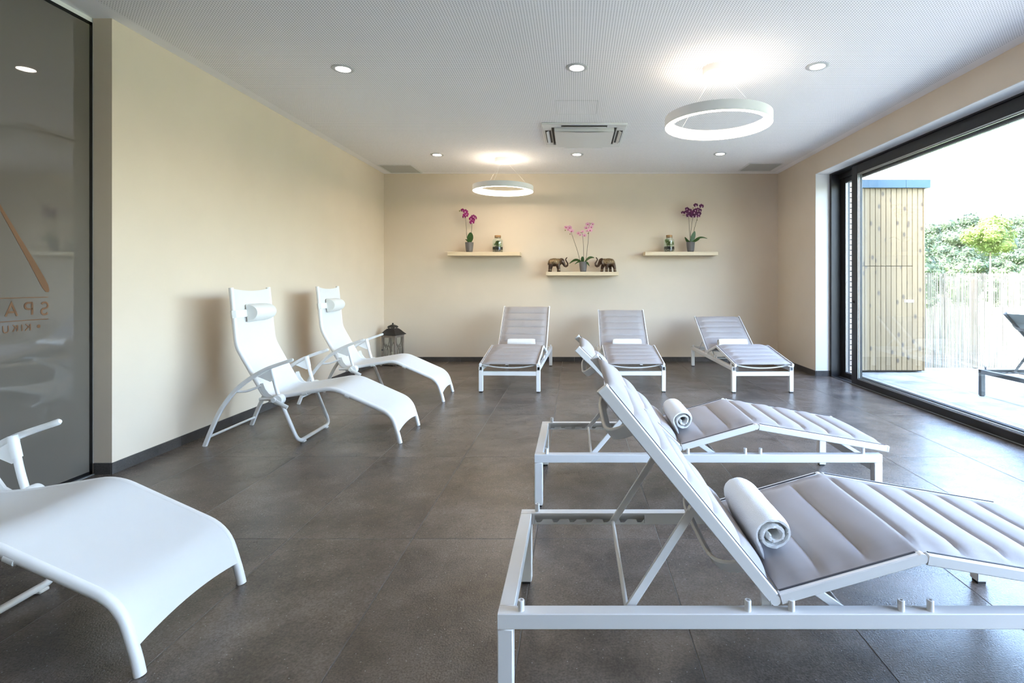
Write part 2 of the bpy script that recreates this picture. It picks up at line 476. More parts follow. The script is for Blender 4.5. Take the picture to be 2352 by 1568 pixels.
# ------------------------------------------------------------------ mesh helpers
class MB:
    def __init__(self):
        self.v = []
        self.f = []
        self.mi = []
        self.cur = 0

    def add(self, vs, fs):
        o = len(self.v)
        self.v.extend([tuple(p) for p in vs])
        for f in fs:
            self.f.append(tuple(i + o for i in f))
            self.mi.append(self.cur)
        return self

    def box(self, p0, p1, b=0.0, M=None):
        x0, y0, z0 = [min(a, c) for a, c in zip(p0, p1)]
        x1, y1, z1 = [max(a, c) for a, c in zip(p0, p1)]
        b = min(b, (x1 - x0) * .45, (y1 - y0) * .45, (z1 - z0) * .45)
        if b <= 0:
            vs = [(x0, y0, z0), (x1, y0, z0), (x1, y1, z0), (x0, y1, z0),
                  (x0, y0, z1), (x1, y0, z1), (x1, y1, z1), (x0, y1, z1)]
            fs = [(0, 3, 2, 1), (4, 5, 6, 7), (0, 1, 5, 4), (1, 2, 6, 5), (2, 3, 7, 6), (3, 0, 4, 7)]
        else:
            vs = []
            idx = {}
            for sx in (0, 1):
                for sy in (0, 1):
                    for sz in (0, 1):
                        X = (x0, x1)[sx]; Y = (y0, y1)[sy]; Z = (z0, z1)[sz]
                        dx = b if sx == 0 else -b
                        dy = b if sy == 0 else -b
                        dz = b if sz == 0 else -b
                        for ax, p in enumerate(((X, Y + dy, Z + dz), (X + dx, Y, Z + dz), (X + dx, Y + dy, Z))):
                            idx[(sx, sy, sz, ax)] = len(vs)
                            vs.append(p)
            fs = []
            for s in (0, 1):
                q = [idx[(s, a, c, 0)] for a, c in ((0, 0), (1, 0), (1, 1), (0, 1))]
                fs.append(tuple(q if s else q[::-1]))
                q = [idx[(a, s, c, 1)] for a, c in ((0, 0), (1, 0), (1, 1), (0, 1))]
                fs.append(tuple(q[::-1] if s else q))
                q = [idx[(a, c, s, 2)] for a, c in ((0, 0), (1, 0), (1, 1), (0, 1))]
                fs.append(tuple(q if s else q[::-1]))
            for a in (0, 1):
                for c in (0, 1):
                    q = [idx[(0, a, c, 1)], idx[(1, a, c, 1)], idx[(1, a, c, 2)], idx[(0, a, c, 2)]]
                    fs.append(tuple(q[::-1] if (a == c) == (a == 0) and a == c and False else q))
                    q = [idx[(a, 0, c, 0)], idx[(a, 1, c, 0)], idx[(a, 1, c, 2)], idx[(a, 0, c, 2)]]
                    fs.append(tuple(q))
                    q = [idx[(a, c, 0, 0)], idx[(a, c, 1, 0)], idx[(a, c, 1, 1)], idx[(a, c, 0, 1)]]
                    fs.append(tuple(q))
            for a in (0, 1):
                for c in (0, 1):
                    for d in (0, 1):
                        fs.append((idx[(a, c, d, 0)], idx[(a, c, d, 1)], idx[(a, c, d, 2)]))
        if M is not None:
            vs = [M @ Vector(p) for p in vs]
        return self.add(vs, fs)

    def sweep(self, path, prof, up=(0, 0, 1), closed=False, cap=True, scales=None):
        """profile [(a,b)] swept along path; a along side, b along 'up'-like normal."""
        P = [Vector(p) for p in path]
        n = len(P)
        up = Vector(up)
        k = len(prof)
        vs = []
        for i in range(n):
            if closed:
                t = P[(i + 1) % n] - P[i - 1]
            elif i == 0:
                t = P[1] - P[0]
            elif i == n - 1:
                t = P[-1] - P[-2]
            else:
                a = (P[i] - P[i - 1]).normalized(); c = (P[i + 1] - P[i]).normalized()
                t = a + c
            t.normalize()
            side = t.cross(up)
            if side.length < 1e-6:
                side = t.cross(Vector((1, 0, 0)))
            side.normalize()
            nrm = side.cross(t).normalized()
            m = 1.0
            if 0 < i < n - 1 or closed:
                a = (P[i] - P[i - 1]).normalized(); c = (P[(i + 1) % n] - P[i]).normalized()
                ch = max(0.35, sqrt(max(0.0, (1 + a.dot(c)) / 2)))
                m = 1 / ch
            s = scales[i] if scales else 1.0
            # mitre only along the in-plane normal of the bend
            for (a_, b_) in prof:
                bend = (P[(i + 1) % n] - P[i]).normalized() - (P[i] - P[i - 1]).normalized() if (0 < i < n - 1 or closed) else Vector((0, 0, 0))
                off = side * a_ * s + nrm * b_ * s
                if bend.length > 1e-5:
                    bd = bend.normalized()
                    off = off + bd * off.dot(bd) * (m - 1)
                vs.append(P[i] + off)
        fs = []
        rng = n if closed else n - 1
        for i in range(rng):
            j = (i + 1) % n
            for q in range(k):
                r = (q + 1) % k
                fs.append((i * k + q, i * k + r, j * k + r, j * k + q))
        if cap and not closed:
            fs.append(tuple(range(k - 1, -1, -1)))
            fs.append(tuple((n - 1) * k + q for q in range(k)))
        return self.add(vs, fs)

    def tube(self, path, r, n=12, closed=False, up=(0, 0, 1), scales=None, cap=True):
        prof = [(r * cos(2 * pi * q / n), r * sin(2 * pi * q / n)) for q in range(n)]
        return self.sweep(path, prof, up, closed, cap, scales)

    def bar(self, path, w, h, up=(0, 0, 1), b=0.002, closed=False):
        w /= 2; h /= 2
        prof = [(-w + b, -h), (w - b, -h), (w, -h + b), (w, h - b), (w - b, h), (-w + b, h), (-w, h - b), (-w, -h + b)]
        return self.sweep(path, prof, up, closed)

    def lathe(self, prof, n=24, c=(0, 0, 0), axis='Z', cap0=True, cap1=True):
        vs = []
        k = len(prof)
        for q in range(n):
            a = 2 * pi * q / n
            for (r, z) in prof:
                if axis == 'Z':
                    p = (c[0] + r * cos(a), c[1] + r * sin(a), c[2] + z)
                elif axis == 'Y':
                    p = (c[0] + r * sin(a), c[1] + z, c[2] + r * cos(a))
                else:
                    p = (c[0] + z, c[1] + r * cos(a), c[2] + r * sin(a))
                vs.append(p)
        fs = []
        for q in range(n):
            w = (q + 1) % n
            for i in range(k - 1):
                fs.append((q * k + i, w * k + i, w * k + i + 1, q * k + i + 1))
        if cap0 and prof[0][0] > 1e-6:
            fs.append(tuple(q * k for q in range(n))[::-1])
        if cap1 and prof[-1][0] > 1e-6:
            fs.append(tuple(q * k + k - 1 for q in range(n)))
        return self.add(vs, fs)

    def prism(self, poly, y0, y1, fn=None):
        """polygon in (x,z) extruded along y (convex or simple)."""
        fn = fn or (lambda a, c, y: (a, y, c))
        k = len(poly)
        vs = [fn(a, c, y0) for a, c in poly] + [fn(a, c, y1) for a, c in poly]
        fs = [tuple(range(k))[::-1], tuple(range(k, 2 * k))]
        for i in range(k):
            j = (i + 1) % k
            fs.append((i, j, k + j, k + i))
        return self.add(vs, fs)

    def grid(self, fn, nu, nv):
        vs = [fn(i / (nu - 1), j / (nv - 1)) for i in range(nu) for j in range(nv)]
        fs = [(i * nv + j, (i + 1) * nv + j, (i + 1) * nv + j + 1, i * nv + j + 1) for i in range(nu - 1) for j in range(nv - 1)]
        return self.add(vs, fs)

    def ball(self, c, r, nu=14, nv=9, M=None):
        if isinstance(r, (int, float)):
            r = (r, r, r)
        vs = [(0, 0, -1)]
        for j in range(1, nv):
            t = -pi / 2 + pi * j / nv
            for i in range(nu):
                a = 2 * pi * i / nu
                vs.append((cos(t) * cos(a), cos(t) * sin(a), sin(t)))
        vs.append((0, 0, 1))
        fs = []
        for i in range(nu):
            fs.append((0, 1 + (i + 1) % nu, 1 + i))
        for j in range(nv - 2):
            for i in range(nu):
                a = 1 + j * nu + i; b_ = 1 + j * nu + (i + 1) % nu
                fs.append((a, b_, b_ + nu, a + nu))
        top = len(vs) - 1
        for i in range(nu):
            fs.append((top, top - nu + i, top - nu + (i + 1) % nu))
        out = []
        for p in vs:
            q = Vector((p[0] * r[0], p[1] * r[1], p[2] * r[2]))
            if M is not None:
                q = M @ q
            out.append(q + Vector(c))
        return self.add(out, fs)

    def mesh(self, name, mats, smooth=40):
        me = bpy.data.meshes.new(name)
        me.from_pydata(self.v, [], self.f)
        bm = bmesh.new(); bm.from_mesh(me)
        bmesh.ops.recalc_face_normals(bm, faces=bm.faces)
        bm.to_mesh(me); bm.free()
        mats = mats if isinstance(mats, (list, tuple)) else [mats]
        for mm in mats:
            me.materials.append(MATS[mm])
        if len(mats) > 1:
            me.polygons.foreach_set('material_index', self.mi)
        if smooth:
            me.polygons.foreach_set('use_smooth', [True] * len(me.polygons))
            me.set_sharp_from_angle(angle=R(smooth))
        me.update()
        return me

    def build(self, name, mats, parent=None, smooth=40, loc=None, rz=None):
        o = bpy.data.objects.new(name, self.mesh(name, mats, smooth))
        COL.objects.link(o)
        if parent is not None:
            o.parent = parent
        if loc is not None:
            o.location = loc
        if rz is not None:
            o.rotation_euler = (0, 0, rz)
        return o


def tag(o, label=None, cat=None, group=None, kind=None):
    if label: o['label'] = label
    if cat: o['category'] = cat
    if group: o['group'] = group
    if kind: o['kind'] = kind
    return o


def thing(name, label, cat, loc=(0, 0, 0), rz=0, group=None, kind=None):
    o = bpy.data.objects.new(name, None)
    COL.objects.link(o)
    o.empty_display_size = 0.1
    o.location = loc
    o.rotation_euler = (0, 0, rz)
    return tag(o, label, cat, group, kind)


def inst(name, mesh, parent, loc=(0, 0, 0), rot=None):
    o = bpy.data.objects.new(name, mesh)
    COL.objects.link(o)
    o.parent = parent
    o.location = loc
    if rot: o.rotation_euler = rot
    return o


def fillet(pts, rad, n=6):
    P = [Vector(p) for p in pts]
    out = [P[0]]
    for i in range(1, len(P) - 1):
        r = rad[i - 1] if isinstance(rad, (list, tuple)) else rad
        a = P[i - 1] - P[i]; c = P[i + 1] - P[i]
        r = min(r, a.length * .48, c.length * .48)
        s = P[i] + a.normalized() * r; e = P[i] + c.normalized() * r
        for q in range(n + 1):
            t = q / n
            out.append(s * (1 - t) ** 2 + P[i] * 2 * t * (1 - t) + e * t * t)
    out.append(P[-1])
    return out


def resample(path, n):
    P = [Vector(p) for p in path]
    d = [0]
    for i in range(1, len(P)):
        d.append(d[-1] + (P[i] - P[i - 1]).length)
    out = []
    j = 0
    for k in range(n):
        t = d[-1] * k / (n - 1)
        while j < len(P) - 2 and d[j + 1] < t:
            j += 1
        u = (t - d[j]) / max(1e-9, d[j + 1] - d[j])
        out.append(P[j].lerp(P[j + 1], min(1, u)))
    return out, d[-1]


def smooth_curve(pts, n=8):
    P = [Vector(p) for p in pts]
    Q = [P[0] * 2 - P[1]] + P + [P[-1] * 2 - P[-2]]
    out = []
    for i in range(1, len(Q) - 2):
        for q in range(n):
            t = q / n
            a, b_, c, d = Q[i - 1], Q[i], Q[i + 1], Q[i + 2]
            out.append(0.5 * ((2 * b_) + (c - a) * t + (2 * a - 5 * b_ + 4 * c - d) * t * t + (3 * b_ - a - 3 * c + d) * t ** 3))
    out.append(P[-1])
    return out


# ------------------------------------------------------------------ room shell
GX = -3.138           # glass partition plane
FY = 3.416            # end of the left wall
WX0, WX1 = 3.21, 3.76  # right wall inner / outer face
WY0, WY1 = -0.9, 6.995  # window opening; unseen near end extended past the camera for more daylight
WZ = 2.695

# floor slab + tiles
floor = MB().box((-3.5, YF - .3, -0.20), (WX1, YB + .3, -0.0012)).build('floor', 'grout')
tag(floor, kind='structure')
tx = [-0.79 + 0.6 * k for k in range(-4, 8)]
ty = [2.551 + 1.2 * k for k in range(-4, 5)]
xs = [-3.20] + [x for x in tx if -3.15 < x < 3.36] + [3.40]
ys = [YF] + [y for y in ty if YF < y < YB - .05] + [YB]
g = 0.0018
tile_cache = {}
for i in range(len(xs) - 1):
    for j in range(len(ys) - 1):
        w, d = xs[i + 1] - xs[i], ys[j + 1] - ys[j]
        key = (round(w, 3), round(d, 3))
        if key not in tile_cache:
            tile_cache[key] = MB().box((-w / 2 + g, -d / 2 + g, -.010), (w / 2 - g, d / 2 - g, 0), .0012).mesh('tile', 'floor_tile', 0)
        inst('tile', tile_cache[key], floor, ((xs[i] + xs[i + 1]) / 2, (ys[j] + ys[j + 1]) / 2, 0))

ceiling = MB().box((-3.5, YF - .3, ZC), (WX1 + .02, YB + .3, ZC + .40)).build('ceiling', 'ceiling_board', smooth=0)
tag(ceiling, kind='structure')
tag(MB().box((X0 - .4, YB, -0.19), (WX1, YB + .3, ZC + .01)).build('wall_back', 'plaster', smooth=0), kind='structure')
tag(MB().box((-3.5, FY, -0.19), (X0, YB + .01, ZC + .01)).build('wall_left', 'plaster', smooth=0), kind='structure')
tag(MB().box((-3.5, YF - .3, -0.19), (WX1, YF, ZC + .01)).build('wall_front', 'plaster', smooth=0), kind='structure')
wr = MB()
wr.box((WX0, WY1, -0.19), (WX1 - .10, YB + .01, ZC + .01))
wr.box((WX0, YF - .01, -0.19), (WX1 - .10, WY0, ZC + .01))
wr.box((WX0, WY0 - .01, WZ), (WX1 - .10, WY1 + .01, ZC + .01))
wall_right = wr.build('wall_right', 'plaster', smooth=0)
tag(wall_right, kind='structure')
# pale plaster lining of the window recess
MB().box((WX0 + .001, WY1 - .006, 0), (3.40, WY1 + .0, WZ)).build('reveal_lining', 'reveal_plaster', wall_right, smooth=0)
MB().box((WX0 + .001, WY0, WZ - .006), (3.40, WY1 - .006, WZ + .0)).build('reveal_lining', 'reveal_plaster', wall_right, smooth=0)

# skirting tiles, one strip after another
def skirting(name, p0, p1, nrm, h=0.073, t=0.010):
    p0, p1, nrm = Vector(p0), Vector(p1), Vector(nrm)
    d = (p1 - p0); Ltot = d.length; d.normalize()
    root = thing(name, None, None, (p0.x, p0.y, 0), kind='structure')
    s = 0.0
    while s < Ltot - 1e-4:
        e = min(s + 0.6, Ltot)
        a = d * (s + .0008); b_ = d * (e - .0008) + nrm * t
        MB().box((a.x, a.y, 0), (b_.x, b_.y, h), .0008).build('tile', 'skirting_tile', root, 0)
        s = e
    return root
skirting('baseboard_back', (X0 + .01, YB, 0), (WX0 - .01, YB, 0), (0, -1, 0))
skirting('baseboard_left', (X0, FY - .01, 0), (X0, YB, 0), (1, 0, 0))
skirting('baseboard_return', (GX + .012, FY, 0), (X0, FY, 0), (0, -1, 0))
skirting('baseboard_right', (WX0, WY1 - .012, 0), (WX0, YB, 0), (-1, 0, 0))
skirting('baseboard_recess', (WX0, WY1 - .006, 0), (3.396, WY1 - .006, 0), (0, -1, 0))
# ------------------------------------------------------------------ glass partition with mirrored lettering
gp = thing('glass_partition', 'grey frosted glass partition with mirrored bronze SPA lettering left of beige wall', 'glass wall', (GX, FY, 0))
MB().box((-.012, YF - FY + .05, .022), (0, -.022, 2.915), .001).build('pane', 'tinted_glass', gp)
e = MB()
e.box((-.013, -.024, .004), (.0012, -.004, 2.935))
e.box((-.013, YF - FY + .02, 2.913), (.0012, -.004, 2.935))
e.box((-.013, YF - FY + .02, .004), (.0012, -.004, .024))
e.build('black_edge', 'glass_edge_black', gp)
MB().box((-.012, YF - FY + .02, 0), (.020, -.001, .004)).build('floor_channel', 'aluminium', gp)
MB().box((-.012, -.004, .004), (.003, 0.0, ZC)).build('wall_channel', 'aluminium', gp)
MB().box((-.35, YF - FY + .02, 2.9352), (-.002, -.001, ZC)).build('top_panel', 'reveal_plaster', gp)


def gpt(u, v, dx=.0016):
    """picture position on the partition plane -> local y, z"""
    y = GX * 1205 / (u - 1320)
    return (dx, y - FY, 1.245 - (v - 649) * y / 1205)


def stroke(m, pts, w):
    m.bar([Vector(p) for p in pts], w, .0012, up=(1, 0, 0), b=.0002)

# letters as strokes in a (a,b) frame: a grows towards the wall (picture right), b up
S_LEFT = FY + 0.0
def letter_frame(ya, yb, za, zb):
    return lambda a, c: (.0016, ya + (yb - ya) * a, za + (zb - za) * c)

def arc(cx, cy, rx, ry, a0, a1, n=14):
    return [(cx + rx * cos(R(a0 + (a1 - a0) * i / n)), cy + ry * sin(R(a0 + (a1 - a0) * i / n))) for i in range(n + 1)]

LET = {  # ordinary letters on a unit cell, mirrored when placed
    'S': [arc(.5, .75, .42, .25, 25, 265) [::1] + arc(.5, .25, .42, .25, 90, -155)],
    'P': [[(.12, 0), (.12, 1)], [(.12, 1), (.5, 1)] + arc(.5, .74, .38, .26, 90, -90) + [(.12, .48)]],
    'A': [[(0, 0), (.5, 1), (1, 0)], [(.19, .32), (.81, .32)]],
    'K': [[(.12, 0), (.12, 1)], [(.12, .42), (.85, 1)], [(.38, .62), (.9, 0)]],
    'I': [[(.5, 0), (.5, 1)]],
    'U': [[(.1, 1), (.1, .38)] + arc(.5, .38, .4, .38, 180, 360) + [(.9, 1)]],
}

def put_letter(ch, u0, u1, v0, v1, w):
    p0 = gpt(u1, v1); p1 = gpt(u0, v0)   # mirrored: letter's left side is picture right
    um = (u0 + u1) / 2
    zb_, zt_ = gpt(um, v1)[2], gpt(um, v0)[2]
    fr = letter_frame(p0[1], p1[1], zb_, zt_)
    m = MB()
    for st in LET[ch]:
        stroke(m, [fr(a, c) for a, c in st], w)
    m.build('letter', 'film_bronze', gp, 30)

put_letter('S', 93, 111, 694, 722, .011)
put_letter('P', 54, 76, 695, 723, .011)
put_letter('A', 12, 39, 697, 726, .011)
put_letter('K', 56, 71, 744, 759, .006)
put_letter('I', 47, 53, 745, 760, .006)
put_letter('K', 27, 41, 746, 761, .006)
put_letter('U', 5, 20, 748, 764, .006)
m = MB(); q = gpt(88.5, 749)
m.lathe([(0, 0), (.010, 0), (.010, .0012), (0, .0012)], 20, (q[0] - .0008, q[1], q[2]), 'X')
m.build('dot', 'film_bronze', gp)
for vv in ((682, 110), (732, 110)):
    m = MB(); a = gpt(vv[1], vv[0]); b_ = (a[0], -1.6, a[2])
    stroke(m, [a, b_], .005); m.build('rule_line', 'film_bronze', gp)
# tapered slanting stroke of the emblem
m = MB()
cs = [(-60, 372, 1.0), (-20, 440, 1.6), (0, 476, 2.2), (40, 545, 3.4), (75, 605, 4.6), (95, 641, 5.4), (104, 658, 5.2), (109, 668, 3.2), (110.5, 670.5, .6)]
lp, rp = [], []
for (u, v, hw) in cs:
    c_ = gpt(u, v)
    s = hw * 2.55 / 1000 * 1.25
    lp.append((.0016, c_[1] - s, c_[2] - s * .55)); rp.append((.0016, c_[1] + s, c_[2] + s * .55))
k = len(cs)
vsx = lp + rp + [(.0004, p[1], p[2]) for p in lp] + [(.0004, p[1], p[2]) for p in rp]
m.add(vsx, [(i, i + 1, k + i + 1, k + i) for i in range(k - 1)] + [(2 * k + i, 3 * k + i, 3 * k + i + 1, 2 * k + i + 1) for i in range(k - 1)] +
      [(i, 2 * k + i, 2 * k + i + 1, i + 1) for i in range(k - 1)] + [(k + i, k + i + 1, 3 * k + i + 1, 3 * k + i) for i in range(k - 1)])
m.build('emblem_stroke', 'film_bronze', gp)

# ------------------------------------------------------------------ sliding window
win = thing('window_1', None, None, (0, 0, 0), kind='structure')
fr = MB()
fr.box((3.396, WY1 - .055, 0), (3.62, WY1, WZ), .002)          # jamb
fr.box((3.396, WY0, 0), (3.62, WY0 + .055, WZ), .002)
fr.box((3.396, WY0 + .05, WZ - .020), (3.62, WY1 - .05, WZ), .001)          # head
fr.box((3.50, WY0 + .05, WZ - .09), (3.62, WY1 - .05, WZ - .02), .001)
fr.box((3.396, WY0 + .05, -.01), (3.62, WY1 - .05, .006), .001)               # sill
fr.build('outer_frame', 'black_frame', win)
tr = MB()
tr.box((3.405, WY0 + .06, .006), (3.409, WY1 - .06, .012))
tr.box((3.50, WY0 + .06, .006), (3.504, WY1 - .06, .012))
tr.build('floor_track', 'track_metal', win)
# sliding sash: inner track
SY0, SY1 = 2.95, 6.464
SXa, SXb = 3.412, 3.478
sa = MB()
sa.box((SXa, SY1 - .122, .006), (SXb, SY1, WZ - .022), .003)
sa.box((SXa, SY0, .006), (SXb, SY0 + .122, WZ - .022), .003)
sa.box((SXa, SY0 + .12, WZ - .132), (SXb, SY1 - .12, WZ - .022), .003)
sa.box((SXa, SY0 + .12, .006), (SXb, SY1 - .12, .078), .003)
sash = sa.build('sliding_sash', 'black_frame', win)
bd = MB()
for k, (xo, t) in enumerate(((.004, .010), (.016, .018))):
    bd.box((SXa + xo, SY0 + .122, .078), (SXa + xo + .008, SY1 - .122, .078 + t))
    bd.box((SXa + xo, SY0 + .122, WZ - .132 - t), (SXa + xo + .008, SY1 - .122, WZ - .132))
    bd.box((SXa + xo, SY1 - .122 - t, .078), (SXa + xo + .008, SY1 - .122, WZ - .132))
    bd.box((SXa + xo, SY0 + .122, .078), (SXa + xo + .008, SY0 + .122 + t, WZ - .132))
bd.build('glazing_bead', 'track_metal', sash)
MB().box((SXa + .030, SY0 + .118, .074), (SXa + .036, SY1 - .118, WZ - .128)).build('pane', 'window_glass', sash)
# escutcheon and key on the stile
kx = MB()
kx.lathe([(0, 0), (.018, 0), (.018, -.006), (.010, -.010), (.010, -.022), (0, -.022)], 20, (SXa, SY1 - .055, 1.01), 'X')
kx.build('lock_knob', 'black_frame', sash)
# fixed sash: outer track
FSX0, FSX1, FSY0, FSY1 = 3.522, 3.588, 3.05, WY1 - .055
sa = MB()
sa.box((FSX0, FSY1 - .105, .006), (FSX1, FSY1, WZ - .09), .003)
sa.box((FSX0, FSY0, .006), (FSX1, FSY0 + .105, WZ - .09), .003)
sa.box((FSX0, FSY0 + .1, WZ - .145), (FSX1, FSY1 - .1, WZ - .09), .003)
sa.box((FSX0, FSY0 + .1, .006), (FSX1, FSY1 - .1, .072), .003)
fsash = sa.build('fixed_sash', 'black_frame', win)
bd = MB()
bd.box((FSX0 + .005, FSY1 - .117, .072), (FSX0 + .013, FSY1 - .105, WZ - .145))
bd.box((FSX0 + .017, FSY1 - .124, .072), (FSX0 + .025, FSY1 - .105, WZ - .145))
bd.box((FSX0 + .005, FSY0 + .105, .072), (FSX0 + .013, FSY1 - .105, .084))
bd.box((FSX0 + .017, FSY0 + .105, .072), (FSX0 + .025, FSY1 - .105, .090))
bd.box((FSX0 + .005, FSY0 + .105, WZ - .157), (FSX0 + .013, FSY1 - .105, WZ - .145))
bd.build('glazing_bead', 'track_metal', fsash)
MB().box((FSX0 + .030, FSY0 + .1, .068), (FSX0 + .036, FSY1 - .1, WZ - .14)).build('pane', 'window_glass', fsash)

# outer brick facade (reveal beside the window, soffit above)
fac = MB()
fac.box((WX1 - .10, WY1 + .012, -.19), (WX1 - .012, YB + .3, ZC + .38))
fac.box((WX1 - .10, YF - .3, -.19), (WX1 - .012, WY0 - .012, ZC + .38))
fac.box((WX1 - .10, WY0 - .02, WZ + .012), (WX1 - .012, WY1 + .02, ZC + .38))
facade = fac.build('wall_outside', 'mortar_dark', smooth=0)
tag(facade, kind='structure')
bm1 = MB().box((-.055, 0, -.029), (.055, .0115, .029), .003).mesh('brick', 'brick_pale', 0)
zz = .032
while zz < WZ:
    inst('brick', bm1, facade, (WX1 - .055, WY1 + .0005, zz))
    zz += .070
lt = MB().box((3.62, WY0, WZ - .012), (WX1 + .01, WY1, WZ + .012)).build('lintel_trim', 'reveal_plaster', facade)
MB().box((3.62, WY0, -.02), (WX1 + .015, WY1, .0)).build('outer_sill', 'track_metal', facade)

# ------------------------------------------------------------------ terrace and garden
ter = MB().box((WX1 - .02, -3.5, -.20), (10.1, 9.2, -.016)).build('terrace', 'terrace_joint', smooth=0)
tag(ter, 'pale concrete slab terrace outside the sliding window', None, kind='structure')
tm = MB().box((-.2975, -.2975, -.03), (.2975, .2975, 0), .002).mesh('tile', 'terrace_tile', 0)
for i in range(11):
    for j in range(-12, 7):
        cx, cy = 3.92 + .6 * i + (.0), 4.886 + .597 * j
        cx += .3 if i >= 0 else 0
        if cx > 10 or cy > 9.0:
            continue
        inst('tile', tm, ter, (cx, cy + .2985, -.004))
m = MB().box((3.765, -3.0, -.034), (3.918, 9.0, -.004), .002).build('border_strip', 'terrace_tile', ter)
lawn = MB().box((-40, -40, -.6), (160, 160, -.19)).build('ground', 'lawn', smooth=0)
tag(lawn, 'green lawn around the terrace', None, kind='structure')

# timber clad shed
BX0, BX1, BY, BZ = 3.775, 4.856, 7.28, 2.556
shed = thing('garden_shed', 'larch clad shed with sky-tinted anthracite roof edge on terrace beyond the window', 'shed', (BX0, BY, 0))
MB().box((0.0, .026, .012), (BX1 - BX0 - .024, 1.30, BZ)).build('body', 'backing_dark', shed)
jts = [1986, 1998.2, 2010.5, 2023, 2034.8, 2046.8, 2059, 2071.3, 2083.3, 2095.5, 2107.8, 2120.4]
bx = [(u - 1320) * BY / 1205 - BX0 for u in jts]
step = .0737
left = []
x = bx[0]
while x - step > 0.0:
    x -= step; left.append(x)
edges = [max(0.0, x - step)] + left[::-1] + bx
seam = 1.4746
hatch_end = (2095.5 - 1320) * BY / 1205 - BX0
for a, c in zip(edges[:-1], edges[1:]):
    if c - a < .02:
        continue
    segs = [(.03, seam - .004), (seam + .004, BZ - .002)] if c <= hatch_end + .005 else [(.03, BZ - .002)]
    for z0, z1 in segs:
        MB().box((a + .003, 0, z0), (c - .003, .022, z1), .002).build('board', 'larch', shed, 0)
cw = BX1 - BX0
MB().box((bx[-1] + .002, -.004, .022), (cw + .002, .024, BZ - .002), .002).build('corner_board', 'larch', shed, 0)
y = .03
while y < 1.28:
    MB().box((cw - .022, y, .03), (cw, y + .068, BZ - .002), .002).build('board', 'larch', shed, 0)
    y += .0737
ux = (2081 - 1320) * 7.24 / 1205 - BX0
MB().box((-.0, -.045, BZ - .002), (ux - .001, 1.36, BZ + .112), .003).build('fascia', 'fascia_sky_tint', shed, 0)
MB().box((ux + .001, -.045, BZ - .002), (cw + .055, 1.36, BZ + .112), .003).build('fascia', 'fascia_sky_tint', shed, 0)
lt = MB()
lt.sweep([(4.56 - BX0 + .012 + i * .01, -.003, .99) for i in range(14)], [(.018 * cos(a * pi / 6), .018 * sin(a * pi / 6) * .25) for a in range(12)], up=(0, 1, 0))
latch = lt.build('latch_plate', 'white_plastic', shed)
MB().lathe([(0, 0), (.012, 0), (.010, -.02), (0, -.02)], 16, (4.60 - BX0, -.006, .99), 'Y').build('latch_knob', 'aluminium', latch)

# reed fence
fence = thing('reed_fence', 'pale reed screen fence between shed and garden trees', 'fence', (4.92, 7.62, 0))
m = MB()
xr = 0.0
rr = random.Random(3)
while xr < 5.0:
    r = rr.uniform(.0035, .0065)
    lean = rr.uniform(-.012, .012)
    dy = rr.uniform(-.008, .008)
    h = 1.385 + rr.uniform(-.012, .012)
    p = [(xr, dy, .01), (xr + lean * .5, dy + .002, h * .5), (xr + lean, dy, h)]
    m.tube(p, r, 5, cap=False, up=(0, 1, 0))
    xr += r * 2 + (rr.random() < .10) * rr.uniform(.004, .012) + rr.uniform(-.001, .002)
tag(m.build('reeds', 'reed', fence), 'closely packed pale reeds', kind='stuff')
for zc in (.22, .62, 1.02, 1.28):
    MB().tube([(0, -.012, zc), (5.0, -.012, zc)], .0012, 5, up=(0, 1, 0)).build('wire', 'wire', fence)
for xp in (.9, 2.7, 4.5):
    MB().box((xp, .02, 0), (xp + .06, .08, 1.3), .004).build('post', 'larch', fence)


def crown_mesh(mb, blobs, n, size, rng, up=0.35):
    tot = sum(b_[1][0] * b_[1][2] for b_ in blobs)
    for (c, r) in blobs:
        cnt = int(n * r[0] * r[2] / tot)
        for _ in range(cnt):
            d = Vector((rng.gauss(0, 1), rng.gauss(0, 1), rng.gauss(0, 1))).normalized()
            k = rng.uniform(.72, 1.04)
            p = Vector((c[0] + d.x * r[0] * k, c[1] + d.y * r[1] * k, c[2] + d.z * r[2] * k))
            nrm = (d + Vector((rng.uniform(-.8, .8), rng.uniform(-.8, .8), rng.uniform(-.8, .8) + up))).normalized()
            t = nrm.orthogonal().normalized()
            t = Matrix.Rotation(rng.uniform(0, 6.28), 3, nrm) @ t
            s = size * rng.uniform(.6, 1.3)
            w = nrm.cross(t)
            mb.add([p - t * s, p + w * s * .5, p + t * s, p - w * s * .5], [(0, 1, 2, 3)])
        mb.ball(c, (r[0] * .8, r[1] * .8, r[2] * .8), 10, 7)


